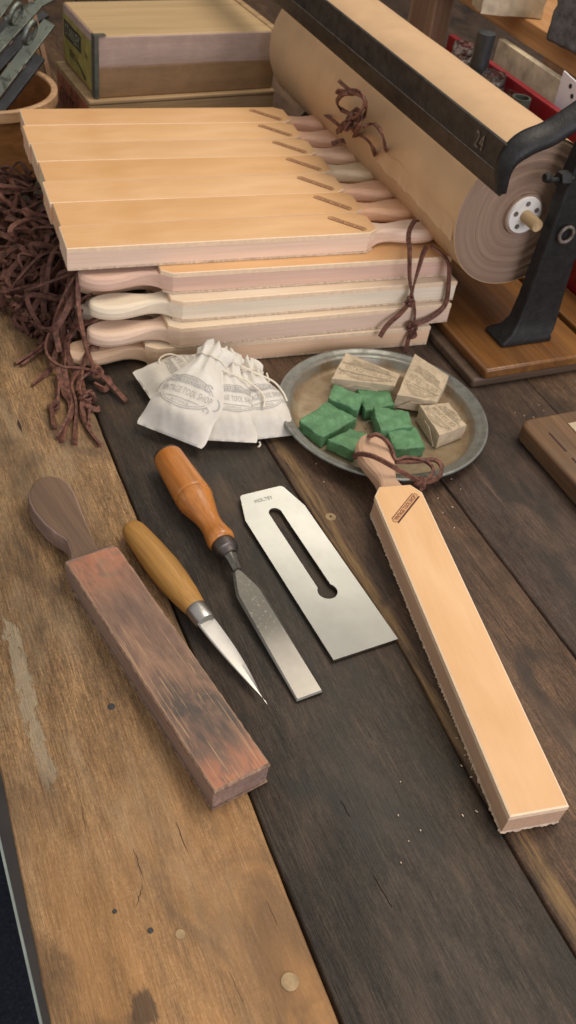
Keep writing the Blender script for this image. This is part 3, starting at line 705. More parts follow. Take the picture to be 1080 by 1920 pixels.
# thongs of the lower layers: the tangle at the left end
def ZP(l): return [P(a, b, c) for a, b, c in l]
hand = {
 (3, 0): [[(150, 505, .1), (147, 520, .095), (146, 552, .08), (149, 592, .062), (160, 644, .036), (170, 676, .02), (178, 692, .016)], [(160, 500, .1), (140, 520, .09), (120, 560, .07), (104, 612, .04), (112, 660, .02)]],
 (2, 0): [[(172, 552, .072), (160, 557, .068), (123, 586, .052), (91, 629, .030), (88, 664, .020), (114, 687, .013), (146, 690, .013), (178, 695, .014)], [(186, 700, .013), (205, 718, .008), (237, 753, .003)], [(170, 695, .012), (150, 715, .008), (146, 735, .008)]],
 (1, 0): [[(184, 597, .05), (165, 605, .046), (140, 617, .036), (126, 641, .026), (129, 668, .016), (136, 690, .010), (152, 715, .007), (157, 742, .007)], [(157, 742, .007), (154, 770, .004), (166, 804, .003), (188, 836, .002)], [(200, 706, .007), (206, 716, .006), (196, 730, .005), (178, 720, .005)]],
 (0, 0): [[(186, 652, .026), (172, 650, .026), (160, 670, .02), (152, 700, .011), (147, 733, .007), (158, 744, .007)], [(168, 732, .006), (166, 760, .004), (167, 800, .002)], [(150, 690, .012), (132, 721, .008), (143, 764, .005), (140, 832, .002)]],
 (3, 1): [[(140, 470, .09), (132, 520, .075), (118, 600, .035), (120, 680, .012), (110, 700, .008), (107, 752, .005), (101, 762, .006), (98, 770, .005), (102, 803, .002)], [(108, 690, .014), (120, 733, .007), (132, 764, .005), (108, 822, .002)]],
 (2, 1): [[(130, 480, .07), (118, 540, .045), (105, 600, .022), (88, 640, .008), (60, 664, .005), (28, 682, .003)], [(120, 690, .012), (128, 735, .006), (134, 770, .006), (122, 800, .003), (116, 828, .002)], [(84, 648, .006), (60, 668, .004), (40, 685, .003)]],
 (1, 1): [[(110, 640, .02), (95, 690, .006), (78, 706, .004), (61, 722, .003)], [(160, 760, .006), (180, 768, .004), (186, 765, .004)], [(118, 457, .06), (90, 452, .05), (68, 461, .043), (57, 485, .036), (60, 512, .03), (80, 520, .026), (100, 500, .03)]],
 (0, 1): [[(30, 540, .015), (34, 562, .012), (38, 585, .01), (62, 588, .008), (88, 584, .01), (104, 560, .02)], [(0, 512, .02), (24, 528, .018), (52, 545, .016), (80, 530, .022), (112, 486, .045)]],
}
for key, ls in hand.items():
    sh = [thong(ZP(l), .0060, .0030) for l in ls]
    kn = {(2, 0): (182, 697, .014), (1, 0): (158, 744, .008), (3, 1): (101, 762, .006), (1, 1): (168, 745, .007), (0, 1): (36, 580, .010)}.get(key)
    if kn:
        c = P(*kn); n_ = min(range(len(sh)), key=lambda q: min((v-c).length for v in sh[q][0])); sh[n_] = join(sh[n_], knot(c, .0082, key[0]*7+key[1]))
    strands(lower[key], M_['thong'], sh)
rnd = random.Random(12)
def tangle(y, zc, n):
    sh = []
    for k in range(n):
        p = Vector((.236+rnd.uniform(-.004, .01), y+rnd.uniform(-.02, .02), zc+rnd.uniform(-.012, .012))); ctrl = [p.copy()]
        tx = .185+rnd.uniform(-.05, .04); ty = y+rnd.uniform(-.02, .07)
        m = rnd.randint(4, 7)
        for j in range(1, m):
            f = j/(m-1); q = p.lerp(Vector((tx, ty, .006)), f**.8)
            q += Vector((rnd.gauss(0, .02), rnd.gauss(0, .022), rnd.gauss(0, .012)+.02*math.sin(f*3.1)*rnd.random())); q.z = max(.003, min(q.z, zc+.02)); q.x = min(q.x, .232); q.x = max(q.x, .152+max(0, 1.06-q.y)*.32-(.03 if q.z > .04 else 0)); ctrl.append(q)
        q = thong(ctrl, .0062, .0030)
        if rnd.random() < .55: q = join(q, knot(ctrl[-2], .0085, k+int(y*1000)))
        sh.append(q)
    return sh
for i in range(2, 7):
    strands(lower[(3, i)], M_['thong'] if i % 2 else M_['thong_dk'], tangle(.945+.0535*i, .085-.004*i, 9))
for key in ((3, 0), (2, 1), (1, 1), (0, 1), (3, 1)):
    strands(lower[key], M_['thong_dk'], tangle(.945+.03*key[1]+.015*key[0], .02+.02*key[0], 6))

# ------------------------------------------------------------------ knife, chisel, plane iron
def lie(name, label, cat, a, b):
    """a thing whose x axis runs on the bench from point a to point b"""
    ang = math.atan2(b.y-a.y, b.x-a.x); return thing(name, label, cat, loc=(a.x, a.y, 0), rz=ang), (b-a).length
def spin(prof, zc, flat=1., n=28, wide=1.):
    v, f = lathe(prof, n, 'x'); return [Vector((p.x, p.y*wide, p.z*flat+zc)) for p in v], f
ka, kb = P(247, 992, .012), P(500, 1322, .006)
knife, KL = lie('carving_knife', 'carving knife with yellowish barrel wooden handle and short pointed blade', 'knife', ka, kb)
s = (P(372, 1150, .012)-ka).length
hp = [(0, .0005), (.006, .0002), (.0098, .0025), (.0118, .008), (.0132, .02), (.0148, .04), (.0158, s*.52), (.0152, s*.68), (.0134, s*.84), (.0110, s*.97), (.0103, s)]
obj('handle', spin([(max(r*.96, .0005), h-.004) for r, h in hp], .0135, .86), M_['birch'], knife, sharp=60)
obj('ferrule', spin([(.0097, s-.006), (.0102, s-.0052), (.0097, s+.011), (.0088, s+.0125), (.002, s+.0126)], .0135, .88), M_['blade'], knife, sharp=40)
x0 = s+.010; N = 24; L = []
for i in range(N+1):
    f = i/N; x = x0+(KL-x0)*f
    sp = -.0078+.0105*f**1.6                      # cutting edge side sweeping up
    ed = .0094*(1-f)**.85+.0035*math.sin(f*math.pi)*.9-.0005
    if i == N: sp = .0012; ed = .0014
    yy = lambda t: ed+(sp-ed)*t
    zc = .0128-.0085*f; th = .0014*(1-.6*f)
    L.append([(x, yy(0), zc), (x, yy(.40), zc+th), (x, yy(.92), zc+th), (x, yy(1), zc+th*.6), (x, yy(1), zc-th*.6), (x, yy(.92), zc-th), (x, yy(.40), zc-th)])
obj('blade', rings(L), M_['blade'], knife, sharp=12)

ca, cb = P(312, 856, .0165), P(582, 1303, .004)
chis, CL = lie('chisel', 'old flat chisel with glossy orange turned handle and pitted steel blade', 'chisel', ca, cb)
s = (P(416, 1022, .0165)-ca).length
pr = [(.0150, .004), (.0158, .0065), (.0162, .02), (.0176, s*.34), (.0184, s*.47), (.0186, s*.49), (.0179, s*.497), (.0186, s*.505), (.0180, s*.52), (.0187, s*.535), (.0172, s*.57), (.0148, s*.645), (.0122, s*.72), (.0110, s*.79), (.0112, s*.85), (.0126, s*.915), (.0136, s*.955), (.0130, s*.985), (.0112, s*.998)]
obj('handle', spin(pr, .0187, 1, 36), M_['lacquer'], chis, sharp=60)
obj('striking_ring', spin([(.001, -.001), (.0115, -.0008), (.0142, .0008), (.0152, .0034), (.0152, .0048)], .0187, 1, 32), M_['leather_cap'], chis, sharp=50)
obj('ferrule', spin([(.0105, s-.002), (.0116, s), (.0119, s+.003), (.0116, s+.010), (.0095, s+.0115), (.0085, s+.014), (.0070, s+.016)], .0175, 1, 28), M_['dark_iron'], chis, sharp=40)
sh = (P(447, 1083, .007)-ca).length; sh2 = (P(467, 1108, .005)-ca).length+.004
N = 14; L = []
def sect(x, w, z, t, bev):
    return [(x, -w, z-t/2), (x, w, z-t/2), (x, w, z+t/2-bev), (x, w-bev*1.6, z+t/2), (x, -w+bev*1.6, z+t/2), (x, -w, z+t/2-bev)]
L.append(sect(s+.015, .0062, .0175, .011, .003)); L.append(sect(s+.021, .0048, .0165, .009, .0028)); L.append(sect(s+.032, .0040, .0135, .0075, .0026)); L.append(sect(sh-.004, .0046, .0105, .0070, .002)); L.append(sect(sh, .0060, .0098, .0068, .0015))
L.append(sect(sh2-.003, .0118, .0082, .0064, .0016)); L.append(sect(sh2+.002, .0129, .0078, .0060, .0016))
for i in range(1, 9): f = i/8; L.append(sect(sh2+(CL-.0015-sh2)*f, .0129, .0078-.0058*f, .006-.0036*f, .0016-.0008*f))
L.append(sect(CL, .0128, .0014, .0016, .0006))
obj('blade', rings(L), M_['chisel'], chis, sharp=18)

def iron_pt(px, py): return P(px, py, .004)
ia = (iron_pt(627, 1238)+iron_pt(745, 1197))/2; ib = (iron_pt(448, 930)+iron_pt(530, 912))/2
iron = thing('plane_iron', 'flat bright steel plane iron with keyhole slot and clipped top corners', 'plane iron', loc=(ia.x, ia.y, 0), rz=math.atan2(ib.y-ia.y, ib.x-ia.x))
IL = (ib-ia).length; hw = .0333
# plate drawn as columns of quads so that its top end can carry a slight bow added to vary its reflection; the keyhole is cut out
out = [(0, hw), (IL-.034, hw), (IL-.003, hw-.0085), (IL-.0008, hw-.0100), (IL, hw-.0125), (IL, -hw+.0125), (IL-.0008, -hw+.0100), (IL-.003, -hw+.0085), (IL-.034, -hw), (0, -hw)]
slot = []
ks, ke, sw, kr = .0735, IL-.034, .0068, .0096
for i in range(13): a = -math.pi/2-.0+math.pi*i/12; slot.append((ke+sw*math.cos(a), sw*math.sin(a)))
a0 = math.asin(sw/kr)
for i in range(25): a = a0+(2*math.pi-2*a0)*i/24; slot.append((ks+kr*math.cos(a), kr*math.sin(a)))
bm = bmesh.new()
def loop(pts):
    vs = [bm.verts.new((x, y, 0)) for x, y in pts]
    return [bm.edges.new((vs[i], vs[(i+1) % len(vs)])) for i in range(len(vs))]
es = loop(out)+loop(slot)
bmesh.ops.triangle_fill(bm, edges=es, use_beauty=True)
for k in range(1, 15):
    bmesh.ops.bisect_plane(bm, geom=bm.verts[:]+bm.edges[:]+bm.faces[:], plane_co=(IL-.075+.005*k, 0, 0), plane_no=(1, 0, 0))
me = bm
r = bmesh.ops.extrude_face_region(bm, geom=bm.faces[:])
for v in [g for g in r['geom'] if isinstance(g, bmesh.types.BMVert)]: v.co.z -= .0030
bm.verts.index_update()
V = []
for v in bm.verts:
    t = max(0, (v.co.x-(IL-.070))/.070); V.append(Vector((v.co.x, v.co.y, v.co.z+.0038+.0012*t*t)))
F = [tuple(v.index for v in f.verts) for f in bm.faces]; bm.free()
obj('blade', (V, F), M_['iron'], iron, sharp=25)
v, f = flat_text('HOLTEY', .020, .0046, (IL-.0125, .003, .0), R_(-90))
obj('stamp', ([Vector((p.x, p.y, .0040+.0012*max(0, (p.x-(IL-.07))/.07)**2)) for p in v], f), M_['etch'], iron)

# ------------------------------------------------------------------ pewter plate with the compound bars
pc = (P(530, 742, .0185)+P(906, 788, .0185)+P(700, 656, .0185)+P(737, 904, .0185))/4; pc.z = 0
plate = thing('pewter_plate', 'round tarnished pewter plate holding green compound and wrapped blocks', 'plate', loc=pc)
prof = [(.0, .0038), (.05, .0036), (.094, .0034), (.0995, .0042), (.1035, .0080), (.1060, .0140), (.1078, .0160), (.1120, .0166), (.1155, .0176), (.1178, .0194), (.1196, .0197), (.1208, .0186), (.1206, .0170), (.1180, .0156), (.1110, .0140), (.1060, .0110), (.1010, .0040), (.0980, .0012), (.085, .0004), (.0, .0005)]
obj('dish', lathe(prof[1:-1], 72), M_['plate'], plate, sharp=60)
obj('well', move(lathe([(.05, .0030), (.05, .00365)], 48)), M_['plate'], plate, sharp=60)
def chunk(lx, ly, lz, seed, rough=.0016, n=7):
    """a broken-edged block"""
    b = bmesh.new(); bmesh.ops.create_cube(b, size=1)
    bmesh.ops.subdivide_edges(b, edges=b.edges[:], cuts=n, use_grid_fill=True)
    V = []
    for v in b.verts:
        p = Vector((v.co.x*lx, v.co.y*ly, v.co.z*lz)); e = sum(abs(abs(c)-.5) < .01 for c in v.co)
        nz = noise.noise_vector(p*90+Vector((seed*7.1, seed*3, seed)))
        p += nz*rough
        if e >= 2: p -= Vector((math.copysign(1, v.co.x)*(abs(v.co.x) > .49), math.copysign(1, v.co.y)*(abs(v.co.y) > .49), math.copysign(1, v.co.z)*(abs(v.co.z) > .49)))*abs(noise.noise(p*160+Vector((seed, 0, 0))))*.0026
        V.append(p)
    b.verts.index_update(); F = [tuple(v.index for v in f.verts) for f in b.faces]; b.free(); return V, F
GG = 'green polishing compound pieces on the plate'
def quadmap(q):
    """unit square (-.5...5) onto a four cornered top face, plus a normal"""
    a, b, c, d = q; n_ = (b-a).cross(d-a).normalized()
    if n_.z < 0: n_ = -n_
    def f(x, y): u, v = x+.5, y+.5; return a*(1-u)*(1-v)+b*u*(1-v)+c*u*v+d*(1-u)*v
    return f, n_
def quad_chunk(q, th, seed, rough, chip, n=8):
    f, n_ = quadmap(q); b = bmesh.new(); bmesh.ops.create_cube(b, size=1)
    bmesh.ops.subdivide_edges(b, edges=b.edges[:], cuts=n, use_grid_fill=True); V = []
    c0 = f(0, 0)
    for v in b.verts:
        p = f(v.co.x, v.co.y)+n_*(v.co.z-.5)*th; e = sum(abs(abs(c)-.5) < .01 for c in v.co)
        p += noise.noise_vector(p*85+Vector((seed*7.1, seed*3, seed)))*rough
        if e >= 2: p += (c0-n_*th/2-p).normalized()*(abs(noise.noise(p*170+Vector((seed, 0, 0))))*chip+chip*.15)
        p.z = max(p.z, .0045); V.append(p)
    b.verts.index_update(); F = [tuple(v.index for v in g_.verts) for g_ in b.faces]; b.free(); return V, F
def comp(quad, zs, th, label, seed):
    q = [P(a, b, z) for (a, b), z in zip(quad, zs)]; V, F = quad_chunk(q, th, seed, .0017, .0034, 11)
    c = sum(q, Vector())/4; o = obj('compound_bar', ([p-c for p in V], F), M_['green'], sharp=34); o.location = c; tag(o, label, 'compound', GG)
comp([(561, 786), (606, 820), (671, 783), (613, 752)], (.021, .020, .020, .022), .016, 'large green compound slab at the left side of the plate', 1)
comp([(616, 745), (671, 770), (684, 742), (628, 719)], (.024, .022, .024, .027), .016, 'small green compound piece leaning below the long wrapped block', 2)
comp([(684, 770), (741, 758), (727, 726), (668, 722)], (.019, .020, .020, .019), .015, 'green compound piece at the back between the paper wrapped blocks', 3)
comp([(712, 806), (776, 800), (766, 770), (700, 760)], (.024, .024, .025, .025), .019, 'green compound slab in the middle of the pile, ragged left edge', 4)
comp([(742, 842), (800, 838), (779, 799), (724, 802)], (.019, .018, .020, .020), .0145, 'green compound block right of the strop handle', 5)
comp([(613, 822), (664, 848), (690, 812), (658, 803)], (.020, .019, .020, .020), .015, 'green compound piece half under the strop handle on its left', 6)
def emblem(text=True):
    """flat round trade mark, about -1..1 wide: returns shapes in 2-D"""
    def ell(a, b, n=40): return [(a*math.cos(2*math.pi*i/n), b*math.sin(2*math.pi*i/n)) for i in range(n)]
    sh = []
    def arc(a, b, t0, t1, w, n=22):
        o, i = [], []
        for k in range(n+1):
            t = R_(t0+(t1-t0)*k/n); o.append((a*math.cos(t), b*math.sin(t))); i.append(((a-w)*math.cos(t), (b-w)*math.sin(t)))
        v = [Vector((x, y, 0)) for x, y in o+i]; return v, [(k, k+1, n+2+k, n+1+k) for k in range(n)]
    for (a, b, w) in ((.93, .60, .03), (.84, .52, .018)):
        sh += [arc(a, b, 22, 158, w), arc(a, b, 202, 338, w)]
    for y in (.21, -.21):
        sh.append(([Vector((x, yy, 0)) for x, yy in ((-1, y-.018), (1, y-.018), (1, y+.018), (-1, y+.018))], [(0, 1, 2, 3)]))
    for s_ in (-1, 1): sh.append(move(arc(.12, .21, -90, 90, .03), (s_*1.0, 0, 0), sc=(s_, 1, 1)))
    sh.append(flat_text('VINTAGE TOOL SHOP', 1.78, .24))
    rnd = random.Random(2)
    def row(y, hw, h):      # engraved ornament
        x = -hw
        while x < hw:
            w = rnd.uniform(.03, .09); sh.append(([Vector((a, b, 0)) for a, b in ((x, y-h), (x+w, y-h*.8), (x+w, y+h), (x, y+h*.7))], [(0, 1, 2, 3)])); x += w+rnd.uniform(.015, .03)
    for y, hw, h in ((.29, .66, .026), (.37, .46, .05), (.46, .26, .02), (-.285, .62, .022)): row(y, hw, h)
    sh.append(flat_text('AUSTRALIA', .62, .09, (0, -.40, 0)))
    for s_ in (-1, 1):
        sh.append(move(arc(.14, .14, 20, 330, .04), (s_*.62, .40, 0), sc=(s_, 1, 1))); sh.append(move(arc(.09, .09, -60, 250, .03), (s_*.86, -.34, 0), sc=(s_, 1, 1)))
    return join(*sh)
rnd = random.Random(6); cr = []
for k in range(60):
    p = P(rnd.gauss(690, 62), rnd.gauss(800, 42), .0045)
    if (Vector((p.x, p.y, 0))-pc).length < .092: cr.append(move(chunk(*[rnd.uniform(.0008, .0028) for _ in range(3)], k, .0002, 1), (p.x, p.y, .0045), (0, 0, rnd.random()*3)))
o = obj('compound_crumbs', join(*cr), M_['green']); tag(o, 'green crumbs of compound scattered on the pewter plate', 'crumbs', kind='stuff')
EMB = emblem()
def wrapped(quad, zs, th, label, seed, rot=0., psc=(.45, .8), off=(0, 0)):
    q = [P(a, b, z) for (a, b), z in zip(quad, zs)]; c = sum(q, Vector())/4
    t = thing('wrapped_block', label, 'wrapped block', loc=c, group='paper wrapped compound blocks on the plate')
    obj('wrapper', quad_chunk(q, th, seed, .0010, .0009, 6), M_['wrap'], t, sharp=32, world=True)
    f, n_ = quadmap(q); e = move(EMB, rot=(0, 0, rot)); o = []
    for p in e[0]:
        x = max(-.47, min(.47, p.x*psc[0]+off[0])); y = max(-.47, min(.47, p.y*psc[1]+off[1])); w = f(x, y)
        o.append(w+n_*.0004+noise.noise_vector(w*85+Vector((seed*7.1, seed*3, seed)))*.0010)
    obj('print', (o, e[1]), M_['wrap_print'], t, world=True)
    # the folded end flap on the near side
    a, b = q[0], q[1]; out_ = (a-q[3]).normalized()*.0016
    fl_ = [a.lerp(b, .06)-n_*th*.9+out_, a.lerp(b, .94)-n_*th*.9+out_, a.lerp(b, .62)-n_*th*.25+out_*1.3, a.lerp(b, .38)-n_*th*.25+out_*1.3]
    obj('paper_fold', rings([fl_, [p-out_*.7 for p in fl_]]), M_['wrap'], t, world=True)
wrapped([(622, 709), (741, 724), (750, 702), (648, 661)], (.030, .028, .029, .034), .017, 'long paper wrapped block at the back of the plate under the others', 1, 0, (.44, .70))
wrapped([(744, 740), (820, 754), (842, 705), (778, 663)], (.030, .029, .038, .040), .020, 'paper wrapped block standing highest at the back right of the plate', 2, R_(-8), (.46, .60), (0, -.08))
wrapped([(787, 760), (824, 817), (875, 797), (841, 755)], (.026, .024, .024, .026), .021, 'small square paper wrapped block at the right of the plate', 3, R_(10), (.46, .75))

# ------------------------------------------------------------------ calico bags
def bag(label, bl, br, top, Wd, Ln, T, seed, cords, emb=(0, .42, .42), erot=0, lean=None):
    M0 = (bl+br)/2; Rv = (br-bl).normalized(); U = (top-M0); Ln = Ln or U.length; U = (U-Rv*U.dot(Rv)*.55).normalized(); N = Rv.cross(U).normalized()
    Rv = U.cross(N).normalized()
    if N.z < 0: N = -N
    t = thing('calico_bag', label, 'bag', loc=(M0.x, M0.y, 0), group='small white printed calico drawstring bags')
    rnd = random.Random(seed); ph = rnd.random()*6
    def ss(a, b, x): x = max(0, min(1, (x-a)/(b-a))); return x*x*(3-2*x)
    def hwid(v):
        w = Wd/2*(1-.05*ss(0, .3, v)); w *= 1-.52*ss(.42, .84, v)
        if v > .84: w += Wd*.045*ss(.84, .95, v)
        if v > .95: w *= math.sqrt(max(.02, 1-((v-.95)/.055)**2))
        if v < .05: w *= .955+.045*math.sqrt(v/.05)
        return w
    def surf(u, v, side=1):
        w = hwid(v); u2 = max(-1, min(1, u))
        prof = ss(-.02, .22, v)*(1-.25*ss(.5, .84, v)) if v < .84 else .75-.1*ss(.84, 1, v)
        th = T*prof*max(0, 1-abs(u2)**2.4)**.7
        g = ss(.48, .82, v); th += g*.0020*math.cos(u2*11+ph+.8*math.sin(v*7))*(1-abs(u2)**4)+(.0022*noise.noise((u*2.2+seed*3, v*3.2, seed))+.0011*noise.noise((u*5+seed*3, v*7+u*2, seed*2.)))*(1-u2*u2)
        if v > .84: th += .0020*math.sin(u2*8+ph)*ss(.84, 1, v)
        p = M0+Rv*(u*w)+U*(v*Ln)+N*(th*side*(1 if side > 0 else .35)+T*.30*(1-.3*v))
        if v > .9: p += U*(.0035*math.cos(u*8.5+ph)*ss(.9, 1, v))
        p += Rv*(.0012*noise.noise((v*6, seed*2., 3)))
        p.z = max(p.z, .0012); return p
    nu, nv = 30, 34; F = []; V = []
    for side in (1, -1):
        for j in range(nv+1):
            for i in range(nu+1): V.append(surf(-1+2*i/nu, j/nv, side))
    n1 = (nu+1)*(nv+1)
    for s_ in (0, n1):
        for j in range(nv):
            for i in range(nu):
                a = s_+j*(nu+1)+i; F.append((a, a+1, a+nu+2, a+nu+1))
    for j in range(nv):
        for i in (0, nu): a = j*(nu+1)+i; F.append((a, a+nu+1, n1+a+nu+1, n1+a))
    for i in range(nu):
        F.append((i, i+1, n1+i+1, n1+i)); a = nv*(nu+1)+i; F.append((a, a+1, n1+a+1, n1+a))
    obj('cloth', (V, F), M_['cotton'], t, world=True, sharp=75)
    # the print follows the cloth
    e = move(EMB, rot=(0, 0, erot), sc=(emb[2]*Wd, emb[2]*Wd, 1)); q = []
    for p in e[0]:
        v = emb[1]+p.y/Ln; u = emb[0]+p.x/hwid(max(.02, min(v, .97))); a = surf(max(-.99, min(.99, u)), max(.02, min(.95, v)))
        q.append(a+N*.0005)
    obj('print', (q, e[1]), M_['print'], t, world=True)
    nk = [surf(u, .845)+N*.0008 for u in [-1+2*i/10 for i in range(11)]]
    for c in [tube(catmull(nk, 3), .0022, k=5)]+[tube(catmull(c, 8), .0022, k=5) for c in cords]: obj('drawstring', c, M_['cord'], t, world=True, sharp=80)
    return t
def Z(l): return [P(a, b, c) for a, b, c in l]
bag('calico bag at the back left, lying against the strop stack', P(291, 770, .004), P(254, 704, .008), P(405, 668, .030), .070, .100, .012, 3, [Z([(345, 672, .03), (318, 664, .034), (300, 672, .03), (302, 682, .026), (330, 674, .032)])], (.0, .5, .40), erot=R_(180))
bag('calico bag at the right of the pile, next to the plate', P(452, 838, .003), P(554, 812, .004), P(487, 692, .036), .068, .098, .014, 4, [Z([(500, 700, .036), (505, 715, .034)]), Z([(486, 828, .003), (488, 834, .001), (484, 838, .001)])], (.05, .46, .40), erot=R_(8))
bag('second calico bag in front, partly covered by the frontmost one', P(392, 833, .006), P(468, 829, .006), P(450, 672, .050), .060, .108, .014, 5, [Z([(452, 686, .052), (480, 700, .045), (512, 715, .038), (530, 735, .032), (538, 752, .026)])], (.1, .42, .46))
bag('frontmost calico bag with the clearest stamped mark', P(257, 795, .006), P(383, 851, .006), P(400, 660, .058), .082, .116, .021, 6, [Z([(414, 692, .058), (432, 700, .054), (462, 714, .048), (486, 732, .042), (496, 748, .038), (494, 764, .034)]), Z([(400, 668, .064), (394, 676, .062), (384, 690, .056)])], (0, .40, .40), erot=R_(2))

# ------------------------------------------------------------------ paper roll dispenser
disp = thing('paper_dispenser', 'black cast iron paper roll dispenser with cutter bar on a varnished wooden base', 'paper dispenser')
bx0, bx1, by0, by1 = .672, .838, .763, 1.50
obj('base_board', box(bx0, bx1, by0, by1, .0135, .028), M_['base'], disp, bevel=.003)
obj('base_board', box(bx0-.012, bx1+.004, by0+.004, by1+.004, .0002, .0133), M_['base_lower'], disp, bevel=.003)
RX, RZ, RR, RY0, RY1 = .7297, .1809, .0917, .85, 1.415
roll = thing('paper_roll', 'large roll of brown kraft paper hanging in the cast iron dispenser', 'paper roll', loc=(RX, 0, RZ))
V, F = [], []
prof = []
rnd = random.Random(4); pr = [(.0215, RY0+.006)]
for k in range(34):
    r = .0225+(RR-.0225)*k/33; pr.append((r, RY0+rnd.uniform(0, .0016)+(.003*math.exp(-((r-.028)/.006)**2))))
n = 72
obj('roll_end', lathe(pr, n, 'y', False, False), M_['roll_end'], roll, sharp=60)
body = [(RR-.0005, RY0+.0008), (RR, RY0+.0005)]+[(RR+.0003*math.sin(i*2.1), RY0+.02+(RY1-RY0-.03)*i/8) for i in range(9)]+[(RR, RY1), (.02, RY1)]
obj('paper', lathe(body, 96, 'y', False, False), M_['kraft'], roll, sharp=50)
obj('core_tube', lathe([(.0252, RY0+.006), (.0252, RY0-.001), (.0228, RY0-.001), (.0228, RY0+.05)], 40, 'y', False, False), M_['roll_end'], roll, sharp=30)
# torn loose sheet edge on the roll's side
te = []
for i in range(60):
    y = RY0+.004+.19*i/59; a = R_(196+4*noise.noise((y*30, 2, 0))+2*noise.noise((y*140, 5, 0)))+.9*(i/59)*-.10
    te.append((a, y))
V = []; F = []
for a, y in te:
    for da, dr in ((0, .0032), (R_(-2.5), .0014), (R_(-14), .0002)): V.append(Vector(((RR+dr)*math.cos(a+da), y, -(RR+dr)*math.sin(a+da))))
for i in range(59):
    for k in range(2): F.append((i*3+k, i*3+k+1, i*3+k+4, i*3+k+3))
V = [Vector((p.x, p.y, -p.z)) for p in V]
obj('torn_edge', (V, F), M_['kraft'], roll, sharp=60)
plug = obj('core_plug', lathe([(.0018, RY0-.004), (.0218, RY0-.004), (.0226, RY0-.002), (.0222, RY0+.02)], 40, 'y', True, True), M_['plastic'], roll, sharp=30)
for k in range(5):
    a = k*math.pi*.4+.4
    obj('recess', move(lathe([(.0032, -.0007), (.0030, .003)], 10, 'y'), (.0150*math.cos(a), RY0-.0040, .0150*math.sin(a))), M_['bare'], plug)
obj('spindle', move(lathe([(.0068, RY0-.030), (.0075, RY0-.028), (.0072, RY1+.06)], 18, 'y'), (RX, 0, RZ)), M_['dowel'], disp, world=True)
def legframe(y, vis):
    c = []
    foot = [[(.716+e, y-.024+e, .0282), (.790-e, y-.024+e, .0282), (.790-e, y+.022-e, .0282), (.716+e, y+.022-e, .0282)] for e in (0, 0)]
    def quad(x0, x1, y0, y1, z): return [(x0, y0, z), (x1, y0, z), (x1, y1, z), (x0, y1, z)]
    L = [quad(.717, .792, y-.022, y+.020, .0282), quad(.717, .792, y-.022, y+.020, .033), quad(.722, .790, y-.021, y+.018, .0365), quad(.731, .796, y-.017, y+.012, .042), quad(.7385, .799, y-.013, y+.009, .055), quad(.7415, .7975, y-.012, y+.008, .085), quad(.743, .796, y-.011, y+.008, .125), quad(.7445, .796, y-.011, y+.008, .16), quad(.746, .798, y-.011, y+.008, .24), quad(.752, .806, y-.011, y+.008, .285), quad(.765, .815, y-.011, y+.008, .315)]
    leg = obj('leg', rings(L), M_['cast'], disp, bevel=.0045, seg=3)
    return leg
lg = legframe(.822, True); legframe(1.46, False)
# rubbed ring boss on the leg
rc = Py(1062, 440, .806)
obj('boss_ring', tube([rc+Vector((.0095*math.cos(a), 0, .0095*math.sin(a))) for a in [2*math.pi*i/24 for i in range(24)]], .004, .004, 6, closed=True), M_['bare'], disp, world=True, sharp=80)
sc0 = Py(1058, 336, .808)
obj('thumb_screw', join(move(lathe([(.0009, -.0135), (.0045, -.0125), (.0058, -.009), (.0045, -.005), (.003, -.004)], 14, 'x'), Py(1030, 333, .803)+Vector((.006, 0, 0))), move(lathe([(.003, -.02), (.003, .012)], 10, 'x'), sc0), move(lathe([(.0085, -.008), (.0095, -.006), (.0095, .004), (.006, .006)], 6, 'x'), sc0)), M_['cast'], disp, world=True, sharp=40)
# cutter bar resting along the roll
yb = .800
pl, prd, pu = Py(937, 370, yb), Py(935, 326, yb), Py(950, 272, yb)
def bar_sec(y): return [(pl.x, y, pl.z), (pl.x-.0035, y, pl.z+.004), (prd.x-.001, y, prd.z), (prd.x, y, prd.z+.003), (pu.x, y, pu.z), (pu.x+.004, y, pu.z+.0005), (prd.x+.006, y, prd.z+.002), (pl.x+.004, y, pl.z+.002)]
bar = obj('cutter_bar', rings([bar_sec(yb+.001+i*.08) for i in range(12)]), M_['cast_brown'], disp, sharp=25, bevel=.0008)
obj('rubbed_edge', tube([Vector((prd.x-.0006, yb+.003+i*.08, prd.z+.0012)) for i in range(12)], .0013, .0013, 5), M_['bare'], bar)
ya = .795
arm = [Py(a, b, ya) for a, b in ((938, 360), (943, 322), (958, 292), (988, 268), (1030, 250), (1080, 218), (1140, 176), (1180, 150))]
obj('cutter_arm', tube(catmull(arm, 6),   .026, .014, 10, taper=lambda f: .5+.5*min(1, f*2.6)), M_['cast'], disp, world=True, sharp=60)
v, f = flat_text('24', .017, .019, (0, 0, 0), 0)
# raised casting number on the sloped face of the bar near its end
cs = Py(905, 288, yb+.045)
obj('casting_number', ([Vector((prd.x-.0013-.0002, cs.y+(-p.x), (prd.z+pu.z)/2+p.y*.9+.001)) for p in v], f), M_['bare'], bar)

